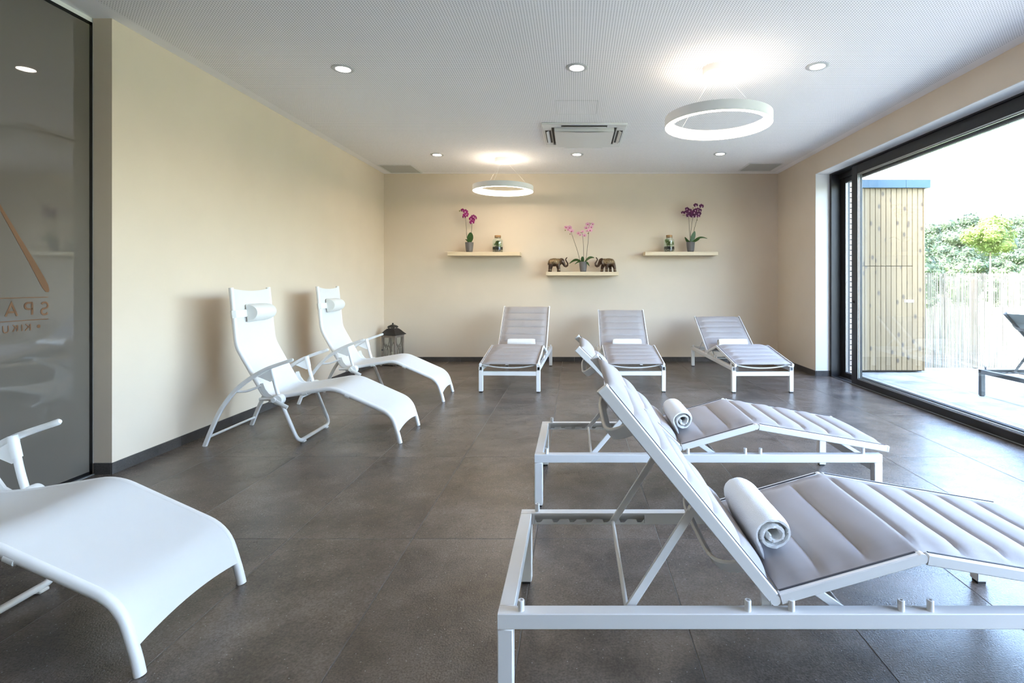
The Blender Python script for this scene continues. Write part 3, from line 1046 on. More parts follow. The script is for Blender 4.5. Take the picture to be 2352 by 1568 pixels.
def tree(name, label, x, y, ztop, rad, mat, zc_low, n, size, seed, group=None, trunk_r=.12, cat='tree', z0=-.19, thin=False):
    rng = random.Random(seed)
    t = thing(name, label, cat, (x, y, z0), 0, group)
    H = ztop - z0
    low = zc_low - z0
    mid = (H + low) / 2
    hr = (H - low) / 2
    blobs = [((0, 0, mid), (rad * .72, rad * .72, hr * .86))]
    for i in range(9 if not thin else 12):
        a = rng.uniform(0, 6.28)
        zz = rng.uniform(-.75, .78)
        rr_ = rad * rng.uniform(.34, .46)
        k = sqrt(max(.05, 1 - zz * zz))
        blobs.append(((cos(a) * (rad - rr_) * k, sin(a) * (rad - rr_) * k, mid + zz * (hr - rr_ * .6)), (rr_, rr_, rr_ * .75)))
    blobs.append(((0, 0, H - rad * .32), (rad * .36, rad * .36, rad * .32)))
    m = MB()
    crown_mesh(m, blobs, n, size, rng)
    tag(m.build('crown', mat, t, 0), kind='stuff')
    m = MB()
    m.tube([(0, 0, 0), (rng.uniform(-.04, .04), 0, low * .6), (0, 0, mid)], trunk_r, 8, up=(0, 1, 0), scales=[1, .8, .5])
    m.build('trunk', 'bark', t)
    return t


BT = [(2085, 504, 1.9), (2138, 509, 1.7), (2178, 499, 1.7), (2226, 486, 1.9), (2292, 490, 1.9), (2346, 483, 2.1), (2408, 488, 2.1)]
BL = ['dark green tree beyond the fence, hidden mostly behind the shed',
      'dark green woodland tree directly beside the shed edge',
      'dark green woodland tree between the shed and the tallest crown',
      'tallest dark green woodland crown left of the yellow green tree',
      'dark green woodland tree behind the yellow green tree',
      'dark green woodland tree right of the yellow green tree',
      'dark green woodland tree outside the right picture edge']
for k, (u, v, r) in enumerate(BT):
    y = 40 + (k % 3) * 5.6
    tree('woodland_tree', BL[k], (u - 1320) * y / 1205, y, 1.245 + (649 - v) * y / 1205, r * y / 32, 'leaf_dark', .3, 7500, .105, 40 + k, 'woodland trees behind the fence', .2)
FT = [(2118, 566, 1.35), (2165, 560, 1.3), (2222, 566, 1.25), (2315, 574, 1.25), (2372, 560, 1.4)]
FL = ['lower leafy tree at the shed edge in front of the woodland',
      'lower leafy tree in front of the woodland near the shed',
      'lower leafy tree just left of the yellow green tree',
      'lower leafy tree just right of the yellow green trunk',
      'lower leafy tree at the right picture edge behind the fence']
for k, (u, v, r) in enumerate(FT):
    y = 32 + (k % 2) * 3.2
    tree('leafy_tree', FL[k], (u - 1320) * y / 1205, y, 1.245 + (649 - v) * y / 1205, r * 1.1, 'leaf_dark', .2, 5000, .085, 70 + k, 'lower trees in front of the woodland', .14)
ST = [(2128, 612, .55), (2200, 607, .6), (2230, 611, .5), (2285, 612, .55), (2322, 602, .6), (2365, 604, .6)]
SL = ['pale shrub showing above the fence beside the shed',
      'pale shrub above the fence left of the thin trunk, wider one',
      'pale shrub above the fence left of the thin trunk, smaller one',
      'pale shrub above the fence just right of the thin trunk',
      'pale shrub above the fence farther right of the thin trunk',
      'pale shrub above the fence at the right picture edge']
for k, (u, v, r) in enumerate(ST):
    y = 22.5 + (k % 2) * 1.6
    tree('garden_shrub', SL[k], (u - 1320) * y / 1205, y, 1.245 + (649 - v) * y / 1205, r, 'leaf_shrub', .0, 1600, .055, 90 + k, 'pale shrubs behind the fence', .05, 'shrub')
tree('young_tree', 'young yellow green tree with thin trunk behind the reed fence', (2275 - 1320) * 20 / 1205, 20, 1.245 + (649 - 493) * 20 / 1205, .98, 'leaf_bright', 2.15, 6000, .052, 11, None, .045, thin=True)

# ------------------------------------------------------------------ ceiling fixtures
def downlight(x, y, label):
    t = thing('recessed_downlight', label, 'ceiling light', (x, y, ZC), 0, 'recessed ceiling downlights')
    m = MB()
    m.lathe([(.0555, -.0006), (.057, -.0065), (.080, -.0075), (.088, -.003), (.089, 0), (.0555, 0)], 36)
    m.build('trim_ring', 'trim_satin', t)
    MB().lathe([(0, -.0016), (.0553, -.0016), (.0553, -.0002), (0, -.0002)], 32).build('lens', 'spot_light', t)


for (x, y, lb) in ((-1.863, 4.22, 'round ceiling downlight of the front row nearest the left wall'),
                   (.017, 4.195, 'round ceiling downlight in the middle of the front row'),
                   (1.93, 4.17, 'round ceiling downlight of the front row nearest the window'),
                   (-1.849, 7.05, 'round ceiling downlight of the back row nearest the left wall'),
                   (.029, 7.03, 'round ceiling downlight of the back row behind the air cassette'),
                   (1.94, 7.0, 'round ceiling downlight of the back row nearest the window'),
                   (-1.86, 1.38, 'round ceiling downlight above the camera nearest the glass partition'),
                   (.02, 1.38, 'round ceiling downlight above the camera in the middle'),
                   (1.93, 1.38, 'round ceiling downlight above the camera nearest the window')):
    downlight(x, y, lb)


def ring_lamp(x, y, zb, label, rot):
    t = thing('ring_pendant', label, 'pendant lamp', (x, y, zb), rot, 'white ring pendant lamps')
    Ro, Ri, H = .418, .366, .075
    n = 72
    m = MB()
    m.lathe([(Ri + .004, .010), (Ri + .004, H), (Ro, H), (Ro, 0), (Ro - .003, 0), (Ro - .003, .006)], n, cap0=False, cap1=False)
    m.build('ring_housing', 'ring_white', t)
    m = MB()
    m.lathe([(Ro - .0035, .002), (Ri + .002, .002), (Ri, .004), (Ri, H - .016), (Ri + .003, H - .014)], n, cap0=False, cap1=False)
    m.build('light_diffuser', 'ring_light', t)
    hz = ZC - zb
    can = MB().lathe([(0, hz), (.118, hz), (.118, hz - .052), (.112, hz - .058), (0, hz - .058)], 40).build('ceiling_canopy', 'ring_white', t)
    for k in range(3):
        a = R(90 + 120 * k)
        MB().tube([(.06 * cos(a), .06 * sin(a), hz - .056), (.392 * cos(a), .392 * sin(a), H - .001)], .0009, 5, up=(0.3, 0.4, 0.1)).build('suspension_wire', 'ring_white', t)


ring_lamp(1.145, 4.20, 2.497, 'large white ring pendant lamp near the window', R(35))
ring_lamp(-.993, 7.28, 2.51, 'white ring pendant lamp above the back wall shelves', R(170))

# air conditioning cassette
cx0, cx1, cy0, cy1 = -.358, .566, 5.632, 6.58
t = thing('air_conditioner_cassette', 'square white air conditioner cassette in the ceiling centre', 'air conditioner', ((cx0 + cx1) / 2, (cy0 + cy1) / 2, ZC))
m = MB()
m.box((-.462, -.474, -.022), (.462, -.36, 0), .004)
m.box((-.462, .36, -.022), (.462, .474, 0), .004)
m.box((-.462, -.36, -.022), (-.36, .36, 0), .004)
m.box((.36, -.36, -.022), (.462, .36, 0), .004)
m.build('bezel', 'cassette_white', t)
MB().box((-.36, -.36, -.008), (.36, .36, 0)).build('cavity', 'cassette_dark', t)
MB().grid(lambda a, c: (-.33 + .66 * a, -.335 + .67 * c, -.055 - .012 * (1 - (2 * a - 1) ** 2)), 13, 9).build('panel', 'cassette_white', t)
m = MB()
m.box((-.33, -.335, -.056), (.33, .335, -.012), .004)
m.build('panel_box', 'cassette_white', t)
for s in (-1, 1):
    M4 = Matrix.Translation((s * .402, 0, -.028)) @ Matrix.Rotation(R(s * 38), 4, 'Y')
    MB().box((-.024, -.24, -.003), (.024, .24, .003), .002, M4).build('air_flap', 'cassette_white', t)
    MB().box((s * .402 - .033, -.25, -.0235), (s * .402 + .033, .25, -.018)).build('air_slot', 'cassette_dark', t)
    M4 = Matrix.Translation((0, s * .412, -.028)) @ Matrix.Rotation(R(-s * 38), 4, 'X')
    MB().box((-.24, -.024, -.003), (.24, .024, .003), .002, M4).build('air_flap', 'cassette_white', t)
    MB().box((-.25, s * .412 - .030, -.0235), (.25, s * .412 + .030, -.018)).build('air_slot', 'cassette_dark', t)


def grille(x0, x1, y0, y1, label):
    t = thing('ceiling_vent', label, 'vent', ((x0 + x1) / 2, (y0 + y1) / 2, ZC), 0, 'square ceiling vents')
    hx, hy = (x1 - x0) / 2, (y1 - y0) / 2
    m = MB()
    m.box((-hx, -hy, -.010), (hx, -hy + .018, 0), .002)
    m.box((-hx, hy - .018, -.010), (hx, hy, 0), .002)
    m.box((-hx, -hy + .018, -.010), (-hx + .018, hy - .018, 0), .002)
    m.box((hx - .018, -hy + .018, -.010), (hx, hy - .018, 0), .002)
    m.build('frame', 'cassette_white', t)
    MB().box((-hx + .018, -hy + .018, -.006), (hx - .018, hy - .018, 0)).build('mesh_plate', 'vent_grey', t)


grille(-2.88, -2.38, 7.65, 8.20, 'square grey ceiling vent in the left back corner')
grille(2.51, 3.012, 7.54, 8.06, 'square grey ceiling vent in the right back corner')
t = thing('access_panel', 'flush square access hatch in the perforated ceiling', 'hatch', (.02, 5.155, ZC))
m = MB()
for s in (-1, 1):
    m.box((s * .203, -.203, -.002), (s * .197, .203, 0))
    m.box((-.203, s * .203, -.002), (.203, s * .197, 0))
m.build('hatch_frame', 'cassette_white', t)

# ------------------------------------------------------------------ grey padded loungers
LL = 1.93
PIV = (.808, .32)
KNEE = (1.236, .441)
FOOT = (1.967, .318)
BACKL = .79


def pad(name, mat, parent, path2, npan, hw, puff, seed, lift=.010):
    """quilted pad: path2 = [(x,z)...] centre line, hw half width"""
    rng = random.Random(seed)
    path = [Vector((p[0], 0, p[1])) for p in path2]
    tot = 0
    seg = []
    for a, c in zip(path[:-1], path[1:]):
        seg.append((tot, (c - a).length, a, c)); tot += (c - a).length
    ph = [rng.uniform(0, 6.28) for _ in range(6)]
    nu, nv = npan * 12 + 1, 27

    def frame(s):
        for (o, l, a, c) in seg:
            if s <= o + l + 1e-9:
                u = (s - o) / l
                t = (c - a).normalized()
                return a.lerp(c, u), t
        return path[-1], (path[-1] - path[-2]).normalized()

    def nrm(s):
        # blend the normal around the corner
        e = .045
        t = Vector((0, 0, 0))
        for q in (-1, -.5, 0, .5, 1):
            t += frame(min(max(s + q * e, 0), tot))[1]
        t.normalize()
        return Vector((-t.z, 0, t.x)) if t.x > 0 else Vector((t.z, 0, -t.x))

    def tmap(v):
        # denser towards the hems
        return -1 + 2 * v

    def top(u, v):
        s = u * tot
        p, t = frame(s)
        w = tmap(v)
        y = w * hw
        n_ = nrm(s)
        inner = 1 - .075 / 1.0
        aw = abs(w)
        hem = .055 / hw * .6
        edge = max(0.0, (1 - hem - aw) / (1 - hem))
        lat = min(1, edge * 5.5) ** .6 if edge > 0 else 0
        fr_ = (u * npan) % 1.0
        ridge = abs(sin(pi * u * npan)) ** .42
        h = lift + puff * lat * (.18 + .82 * ridge)
        h += .0012 * sin(70 * s + ph[0] + 3 * w) * (1 if lat < .9 else .35)
        h += .0015 * sin(9 * s + ph[1]) * sin(5 * w + ph[2])
        return p + n_ * h + Vector((0, y, 0))

    def bot(u, v):
        s = u * tot
        p, t = frame(s)
        w = tmap(v)
        n_ = nrm(s)
        lat = max(0, 1 - abs(w) ** 4)
        ridge = abs(sin(pi * u * npan)) ** .5
        return p + n_ * (lift - .006 - .007 * lat * ridge) + Vector((0, w * hw, 0))
    m = MB()
    m.grid(top, nu, nv)
    m.grid(bot, nu, nv)
    o2 = nu * nv
    rim = [i * nv for i in range(nu)] + [(nu - 1) * nv + j for j in range(1, nv)] + [i * nv + nv - 1 for i in range(nu - 2, -1, -1)] + [j for j in range(nv - 2, 0, -1)]
    for a, c in zip(rim, rim[1:] + rim[:1]):
        m.f.append((a, c, c + o2, a + o2)); m.mi.append(0)
    return m.build(name, mat, parent, 60)


def side_rail(s, metal, parent):
    yo, yi = s * .35, s * .31
    z0, z1 = .247, .292
    m = MB()
    xa, xb = .058, .552
    h = .006
    c = .0025
    # channel open to the inside, one profile over the whole length
    pf = [(yi, z1), (yo - s * c, z1), (yo, z1 - c), (yo, z0 + c), (yo - s * c, z0), (yi, z0), (yi, z0 + .003),
          (yo - s * h, z0 + .003), (yo - s * h, z1 - .004), (yi, z1 - .004)]
    k = len(pf)
    vs_ = [(x_, a, b_) for x_ in (.0008, LL - .001) for a, b_ in pf]
    m.add(vs_, [(i, (i + 1) % k, k + (i + 1) % k, k + i) for i in range(k)] + [tuple(range(k)), tuple(range(k, 2 * k))])
    m.box((xb, yi, z0 + .003), (LL - .002, yi + s * .004, z1 - .004))
    m.box((.002, yi, z0 + .003), (xa, yi + s * .004, z1 - .004))
    yp = yi + s * .003
    # notched inner plate
    m.box((xa, yi, .284), (xb, yp, z1 - .004))
    m.box((.512, yi, z0 + .003), (xb, yp, .284))
    xn = [.073 + .0695 * k for k in range(7)]
    prev = xa
    zt, zn, zb = .267, .2545, z0 + .003
    for k, x in enumerate(xn):
        a0, a1, b0, b1 = x - .013, x - .008, x + .008, x + .020
        if k == 0:
            prev = xa
        if a0 - prev > .003:
            m.prism([(prev, zb), (a0, zb), (a0, zt), (prev, zt)], yi, yp)
        m.prism([(a0, zb), (a1, zb), (a1, zn), (a0, zt)], yi, yp)
        m.prism([(a1, zb), (b0, zb), (b0, zn), (a1, zn)], yi, yp)
        e = min(b1, .512)
        m.prism([(b0, zb), (e, zb), (e, zt if e == b1 else zt), (b0, zn)], yi, yp)
        prev = e
    return m.build('side_rail', metal, parent, 35)


def make_lounger(name, label, loc, rz, theta, group, seed, metal='white_metal', fabric='grey_pad'):
    t = thing(name, label, 'sun lounger', loc, rz, group)
    for s in (-1, 1):
        rail = side_rail(s, metal, t)
        for xp in (.067, .727, .854, 1.173, 1.258, 1.83):
            MB().lathe([(.0045, .312), (.0045, .323), (.0085, .323), (.0095, .321), (.0095, .291)], 14, (xp, s * .332, 0)).build('spacer_peg', metal, rail)
        for xl in (0, LL - .045):
            zt = .2468 if xl == 0 else .2885
            lg = MB().box((xl, s * .305, .010), (xl + .045, s * .35, .2468), .003).build('leg', metal, t)
            gl = MB()
            gl.box((xl + .006, s * .311, 0), (xl + .039, s * .344, .0105))
            gl.build('foot_glide', 'black_rubber', lg)
    MB().box((0, -.3095, .247), (.045, .3095, .292), .002).build('head_crossbar', metal, t)
    MB().box((LL - .043, -.3045, .19), (LL - .002, .3045, .236), .003).build('foot_crossbar', metal, t)
    # backrest
    th = R(theta)
    d = Vector((-cos(th), 0, sin(th)))
    nf = Vector((sin(th), 0, cos(th)))
    P = Vector((PIV[0], 0, PIV[1]))
    T = P + d * BACKL
    by = .324
    for s in (-1, 1):
        yv = Vector((0, s * by, 0))
        bf = MB().bar([P + d * .012 + yv, T + yv], .022, .036, up=tuple(nf), b=.003).build('backrest_bar', metal, t)
        yv = Vector((0, s * (by - .006), 0)) + nf * .0185
        MB().bar([P + d * .02 + yv, T - d * .004 + yv], .006, .004, up=tuple(nf), b=.0005).build('groove_shade_strip', 'groove_shade', bf)  # dark strip laid on the bar in place of a shaded groove
        yv = Vector((0, s * by, 0))
        MB().bar([T + yv, T + d * .008 + yv], .024, .038, up=tuple(nf), b=.004).build('end_cap', 'white_plastic' if metal == 'white_metal' else metal, bf)
        # hinge eye at the pivot
        MB().lathe([(0, -.009), (.015, -.009), (.015, .009), (0, .009)], 18, (P.x, s * by, P.z), 'Y').build('hinge_eye', metal, bf)
    for sfrac in (.14, .66):
        c = T - d * sfrac
        pth = []
        for i in range(25):
            w = -1 + 2 * i / 24
            dep = .074 * (1 - abs(w) ** 5) + .014
            pth.append(c - nf * dep + Vector((0, w * .314, 0)))
        mbw = MB()
        mbw.bar(pth, .013, .040, up=tuple(d), b=.003)
        mbw.build('backrest_bow', metal, t)
    pad('backrest_pad', fabric, t, [(P.x + d.x * .02, P.z + d.z * .02), (T.x - d.x * .006, T.z - d.z * .006)], 6, .3145, .024, seed, .014)
    # prop: U bar resting in the notches
    B = P + d * (BACKL - .45) - nf * .022
    rod_x = B.x - sqrt(max(.003, .362 ** 2 - (B.z - .265) ** 2))
    RD = Vector((rod_x, 0, .265))
    u_ = (B - RD).normalized()
    pr = MB()
    for s in (-1, 1):
        yv = Vector((0, s * .292, 0))
        pr.bar([RD + yv, B + yv], .010, .026, up=tuple(Vector((-u_.z, 0, u_.x))), b=.002)
    pr.tube([RD + Vector((0, -.318, 0)), RD + Vector((0, .318, 0))], .0075, 12, up=(0, 0, 1))
    prp = pr.build('backrest_prop', metal, t)
    for s in (-1, 1):
        MB().lathe([(0, -.012), (.014, -.012), (.014, .012), (0, .012)], 18, (B.x, s * .296, B.z), 'Y').build('prop_joint', metal, prp)
    # seat and leg rest
    K = Vector((KNEE[0], 0, KNEE[1])); F = Vector((FOOT[0], 0, FOOT[1]))
    for nm, A, C in (('seat_bar', P, K), ('leg_rest_bar', K, F)):
        dd = (C - A).normalized()
        nn = Vector((-dd.z, 0, dd.x))
        for s in (-1, 1):
            yv = Vector((0, s * by, 0))
            fo = MB().bar([A + dd * .016 + yv, C - dd * (.010 if nm == 'seat_bar' else 0) + yv], .022, .032, up=tuple(nn), b=.003).build(nm, metal, t)
            yv = Vector((0, s * (by - .006), 0)) + nn * .0165
            MB().bar([A + dd * .02 + yv, C - dd * .01 + yv], .006, .004, up=tuple(nn), b=.0005).build('groove_shade_strip', 'groove_shade', fo)  # same dark strip for groove shade along seat and leg rest
            if nm == 'seat_bar':
                MB().lathe([(0, -.010), (.015, -.010), (.015, .010), (.006, .010), (.005, .006), (0, .006)], 18, (K.x, s * by, K.z), 'Y').build('knee_joint', metal, fo)
            else:
                yv = Vector((0, s * by, 0))
                MB().bar([C + yv, C + dd * .008 + yv], .024, .034, up=tuple(nn), b=.004).build('end_cap', metal, fo)
        if nm == 'leg_rest_bar':
            c = C - dd * .05
        else:
            c = A + dd * .24
        pth = []
        for i in range(25):
            w = -1 + 2 * i / 24
            pth.append(c - nn * (.010 + .040 * (1 - abs(w) ** 2.2)) + Vector((0, w * .314, 0)))
        MB().tube(pth, .0075, 8, up=tuple(dd)).build('sagging_bow', metal, t)
    pad('seat_pad', fabric, t, [(P.x + .02, P.z + .006), KNEE, (F.x - .006, F.z + .001)], 8, .3145, .022, seed + 5, .012)
    # pivot brackets and seat prop
    for s in (-1, 1):
        MB().box((.776, s * .296, .250), (.808, s * .304, .338), .002).build('pivot_bracket', metal, t)
    pr = MB()
    A = Vector((.925, 0, .335)); C = Vector((1.03, 0, .262))
    uu = (C - A).normalized()
    for s in (-1, 1):
        yv = Vector((0, s * .285, 0))
        pr.bar([A + yv, C + yv], .010, .024, up=tuple(Vector((-uu.z, 0, uu.x))), b=.002)
    pr.tube([C + Vector((0, -.309, 0)), C + Vector((0, .309, 0))], .0075, 12)
    pr.build('seat_prop', metal, t)
    return t


GL = 'grey padded sun loungers'
make_lounger('sun_lounger', 'nearest grey padded lounger with white frame in the right foreground', (-.223, 1.859, 0), 0, 50.7, GL, 1)
make_lounger('sun_lounger', 'grey padded lounger side-on behind the nearest one', (-.223, 3.257, 0), 0, 44.3, GL, 2)
make_lounger('sun_lounger', 'grey padded lounger at the back wall, leftmost of three with steepest backrest', (-.686, 7.88, 0), R(-91.63), 46, GL, 3)
make_lounger('sun_lounger', 'grey padded lounger at the back wall, middle one below the elephants', (.670, 7.89, 0), R(-89.55), 40.5, GL, 4)
make_lounger('sun_lounger', 'grey padded lounger at the back wall nearest the window with lowest backrest', (2.091, 7.86, 0), R(-88.9), 31.6, GL, 5)
make_lounger('outdoor_lounger', 'dark framed lounger standing outside on the terrace', (4.465, 5.455, -.004), 0, 48, None, 6, 'anthracite', 'outdoor_pad')


# ------------------------------------------------------------------ rolled towels
def towel(label, loc, rz, seed, L=.36):
    """spiral roll, axis along local Y"""
    rng = random.Random(seed)
    t = MB()
    th = .0200
    turns = 2.15
    n = 74
    cl = []
    r0, r1 = .014, .0570
    ph = rng.uniform(0, 6.28)
    for i in range(n):
        u = i / (n - 1)
        a = -turns * 2 * pi * (1 - u) + R(215)
        r = r0 + (r1 - r0) * u
        r *= 1 + .13 * sin(2 * a + ph) * (1 - u) + .025 * sin(3 * a + ph)
        cl.append(Vector((r * cos(a) * 1.03, 0, r * sin(a) * .97)))
    # loose flap that hangs at the end
    tail = cl[-1]
    tan = (cl[-1] - cl[-2]).normalized()
    for k in range(1, 4):
        cl.append(tail + tan * .012 * k + Vector((0, 0, -.0015 * k * k)))
    ny = 16
    prof_n = len(cl)
    vs = []
    for j in range(ny + 1):
        y = -L / 2 + L * j / ny
        endk = min(j, ny - j)
        shrink = {0: .35, 1: .85}.get(endk, 1.0)
        yy = y if endk > 0 else y * 1.0
        for i in range(prof_n):
            p = cl[i]
            if i == 0: tn = cl[1] - cl[0]
            elif i == prof_n - 1: tn = cl[-1] - cl[-2]
            else: tn = cl[i + 1] - cl[i - 1]
            tn.normalize()
            nn = Vector((tn.z, 0, -tn.x))
            h = th / 2 * shrink
            if i == prof_n - 1: h *= .5
            dy = rng.uniform(-.0025, .0025) if endk == 0 else 0
            jit = rng.uniform(-.0007, .0007)
            yv = Vector((0, yy + dy + (.006 * (1 - i / prof_n) * (-1 if y < 0 else 1) if endk < 2 else 0), 0))
            vs.append(p + nn * (h + jit) + yv)
            vs.append(p - nn * (h + jit) + yv)
    k = prof_n * 2
    fs = []
    for j in range(ny):
        for i in range(prof_n - 1):
            a = j * k + 2 * i
            fs.append((a, a + 2, a + k + 2, a + k))
            fs.append((a + 1, a + k + 1, a + k + 3, a + 3))
        a = j * k
        fs.append((a, a + k, a + k + 1, a + 1))
        a = j * k + k - 2
        fs.append((a, a + 1, a + k + 1, a + k))
    for j in (0, ny):
        for i in range(prof_n - 1):
            a = j * k + 2 * i
            fs.append((a, a + 1, a + 3, a + 2))
    t.add(vs, fs)
    o = t.build('rolled_towel', 'towel', None, 70, loc, rz)
    return tag(o, label, 'towel', 'rolled white towels')


towel('rolled white towel on the nearest foreground lounger', (.640, 1.862, .436), 0, 1)
towel('rolled white towel on the side-on lounger behind the nearest', (.638, 3.257, .435), 0, 2)
towel('rolled white towel on the leftmost back lounger', (-.715, 7.045, .435), R(-91.6), 3)
towel('rolled white towel on the middle back lounger', (.70, 7.035, .435), R(-89.5), 4, .38)
towel('rolled white towel on the back lounger nearest the window', (2.115, 7.03, .434), R(-88.9), 5, .38)


# ------------------------------------------------------------------ white reclining chairs
def make_recliner(label, loc, rz, pillow=True):
    t = thing('reclining_chair', label, 'recliner', loc, rz, 'white reclining chairs')
    wm = 'white_metal'
    HW = .254
    prof = [(.169, 1.205), (.214, .752), (.432, .362), (.60, .376), (.944, .432), (1.398, .226), (1.452, .050), (1.463, .0)]
    path = fillet([(a, 0, z) for a, z in prof], [.05, .055, .05, .075, .085, .03], 7)
    for s in (-1, 1):
        yv = Vector((0, s * HW, 0))
        tb = MB().tube([p + yv for p in path], .0175, 14, up=(0, 1, 0)).build('side_tube', wm, t, 50)
        # joining sleeves on the seat and leg part
        for (a, z, da, dz) in ((.735, .3925, .99, .154), (1.06, .372, .91, -.41)):
            d = Vector((da, 0, dz)).normalized()
            c = Vector((a, s * HW, z))
            MB().tube([c - d * .018, c + d * .018], .0193, 14, up=(0, 1, 0)).build('tube_sleeve', 'white_plastic', tb)
    # sling
    rs, tot = resample(path, 120)
    s0, s1 = .008 / tot, (tot - .088) / tot
    HWi = HW - .004

    def pt(s):
        x = s * (len(rs) - 1)
        i = min(int(x), len(rs) - 2)
        return rs[i].lerp(rs[i + 1], x - i)

    def tangent(s):
        a = pt(max(0, s - .012)); c = pt(min(1, s + .012))
        return (c - a).normalized()

    def sl(u, v, off):
        w = -1 + 2 * v
        top = s0 + .020 / tot * (1 - w * w)
        bot = s1 - .022 / tot * (1 - w * w)
        s = top + (bot - top) * u
        p = pt(s); tg = tangent(s)
        n = Vector((-tg.z, 0, tg.x))
        if n.x < 0 and n.z < 0: n = -n
        if tg.z < 0 and tg.x > 0: n = Vector((-tg.z, 0, tg.x))
        sag = .016 * (1 - w * w) * min(1, u * 8) * min(1, (1 - u) * 10)
        return p + n * (.012 + off - sag) + Vector((0, w * HWi, 0))
    m = MB()
    nu, nv = 80, 15
    m.grid(lambda u, v: sl(u, v, .0015), nu, nv)
    m.grid(lambda u, v: sl(u, v, -.0015), nu, nv)
    o2 = nu * nv
    rim = [i * nv for i in range(nu)] + [(nu - 1) * nv + j for j in range(1, nv)] + [i * nv + nv - 1 for i in range(nu - 2, -1, -1)] + [j for j in range(nv - 2, 0, -1)]
    for a, c in zip(rim, rim[1:] + rim[:1]):
        m.f.append((a, c, c + o2, a + o2)); m.mi.append(0)
    m.build('sling', 'white_sling', t, 60)
    # rear legs that arc forward into the armrests
    arcp = smooth_curve([(0.0, 0, .0), (.056, 0, .139), (.126, 0, .284), (.220, 0, .412), (.306, 0, .488), (.40, 0, .551), (.492, 0, .598), (.655, 0, .655)], 6)
    for s in (-1, 1):
        yv = Vector((0, s * .300, 0))
        n = len(arcp)
        sc = [1.0 if i < n * .7 else 1.0 - .22 * (i - n * .7) / (n * .3) for i in range(n)]
        w, h, b = .011, .0155, .004
        pf = [(-w + b, -h), (w - b, -h), (w, -h + b), (w, h - b), (w - b, h), (-w + b, h), (-w, h - b), (-w, -h + b)]
        rl = MB().sweep([p + yv for p in arcp], pf, up=(0, 0, 1), scales=sc).build('rear_leg_arm', wm, t, 45)
        e = arcp[-1]; d = (arcp[-1] - arcp[-2]).normalized()
        MB().tube([e + yv - d * .030, e + yv + d * .004, e + yv + d * .012], .0135, 12, up=(0, 1, 0), scales=[1, 1, .6]).build('arm_end_cap', 'white_plastic', rl)
        # bracket plate and post socket below the arm
        yb = s * .284
        MB().prism([(.395, .528), (.470, .572), (.500, .585), (.506, .498), (.490, .488)], yb - .012, yb + .012).build('arm_bracket', 'white_plastic', rl, 30)
        # brace from the arc towards the hinge
        MB().tube(fillet([(.232, s * .296, .415), (.30, s * .285, .412), (.41, s * .270, .452)], .06), .009, 10, up=(0, 1, 0)).build('brace_tube', wm, rl)
    # base loop: posts from both armrests down to the floor
    pts = [(.490, -.278, .590), (.533, -.278, .40), (.690, -.270, .020), (.690, .270, .020), (.533, .278, .40), (.490, .278, .590)]
    bl = MB().tube(fillet(pts, [.08, .07, .07, .08], 7), .0142, 14, up=(.3, .2, .9)).build('base_loop', wm, t, 50)
    for s in (-1, 1):
        MB().box((.674, s * .215, 0), (.708, s * .175, .012), .003).build('floor_glide', 'white_plastic', bl)
        MB().tube([(.486, s * .279, .604), (.507, s * .279, .512)], .0178, 14, up=(0, 1, 0), cap=False).build('post_socket', 'white_plastic', bl)
    # rear cross tube
    MB().tube([(.030, -.292, .070), (.030, .292, .070)], .0095, 10).build('rear_crossbar', wm, t)
    # locking hubs, levers and hinge brackets
    for s in (-1, 1):
        hub = MB().lathe([(0, -.030), (.034, -.030), (.040, -.020), (.040, .022), (.033, .030), (0, .030)], 26, (.556, s * .292, .352), 'Y').build('lock_hub', 'white_plastic', t)
        lv = MB()
        lv.sweep(smooth_curve([(.536, s * .330, .356), (.566, s * .334, .338), (.60, s * .336, .322), (.642, s * .336, .300)], 4), [(.007 * cos(a * pi / 5), .016 * sin(a * pi / 5)) for a in range(10)], up=(0, 0, 1))
        lv.build('lock_lever', 'white_plastic', hub, 50)
        MB().lathe([(0, -.012), (.018, -.012), (.018, .012), (0, .012)], 18, (.536, s * .330, .356), 'Y').build('lever_pivot', 'white_plastic', hub)
        hb = MB()
        arc_o = [(.400, .470), (.412, .418), (.440, .378), (.480, .352), (.560, .338)]
        arc_i = [(.575, .362), (.505, .372), (.468, .392), (.440, .430), (.425, .474)]
        hb.prism(arc_o + arc_i, s * .262, s * .274)
        hb.build('hinge_bracket', 'white_plastic', t, 30)
        MB().tube([(.400, s * .276, .352), (.550, s * .276, .350)], .0125, 12, up=(0, 1, 0)).build('pivot_arm', wm, t)
    MB().tube([(.470, -.262, .330), (.470, .262, .330)], .011, 10).build('under_seat_crossbar', wm, t)
    # headrest pillow with its strap
    d = (Vector((.218, 0, .750)) - Vector((.169, 0, 1.205))).normalized()
    nf = Vector((-d.z, 0, d.x))
    c0 = Vector((.169, 0, 1.205)) + d * .205 + nf * .016
    pm = MB()
    sec = [(-.072, 0)] + [(-.070 * cos(pi * i / 14), .004 + .088 * sin(pi * i / 14)) for i in range(15)] + [(.072, 0)]
    ny = 9
    Lp = .28
    vs = []
    for j in range(ny):
        y = -Lp / 2 + Lp * j / (ny - 1)
        k = .93 if j in (0, ny - 1) else 1.0
        for (a, b_) in sec:
            vs.append(c0 + d * (a * k) + nf * (b_ * k) + Vector((0, y + .02, 0)))
    k = len(sec)
    fs = [tuple(range(k)), tuple((ny - 1) * k + i for i in range(k))]
    for j in range(ny - 1):
        for i in range(k):
            w = (i + 1) % k
            fs.append((j * k + i, j * k + w, (j + 1) * k + w, (j + 1) * k + i))
    pm.add(vs, fs)
    pl = pm.build('headrest_pillow', 'pillow_white', t, 50)
    st = MB()
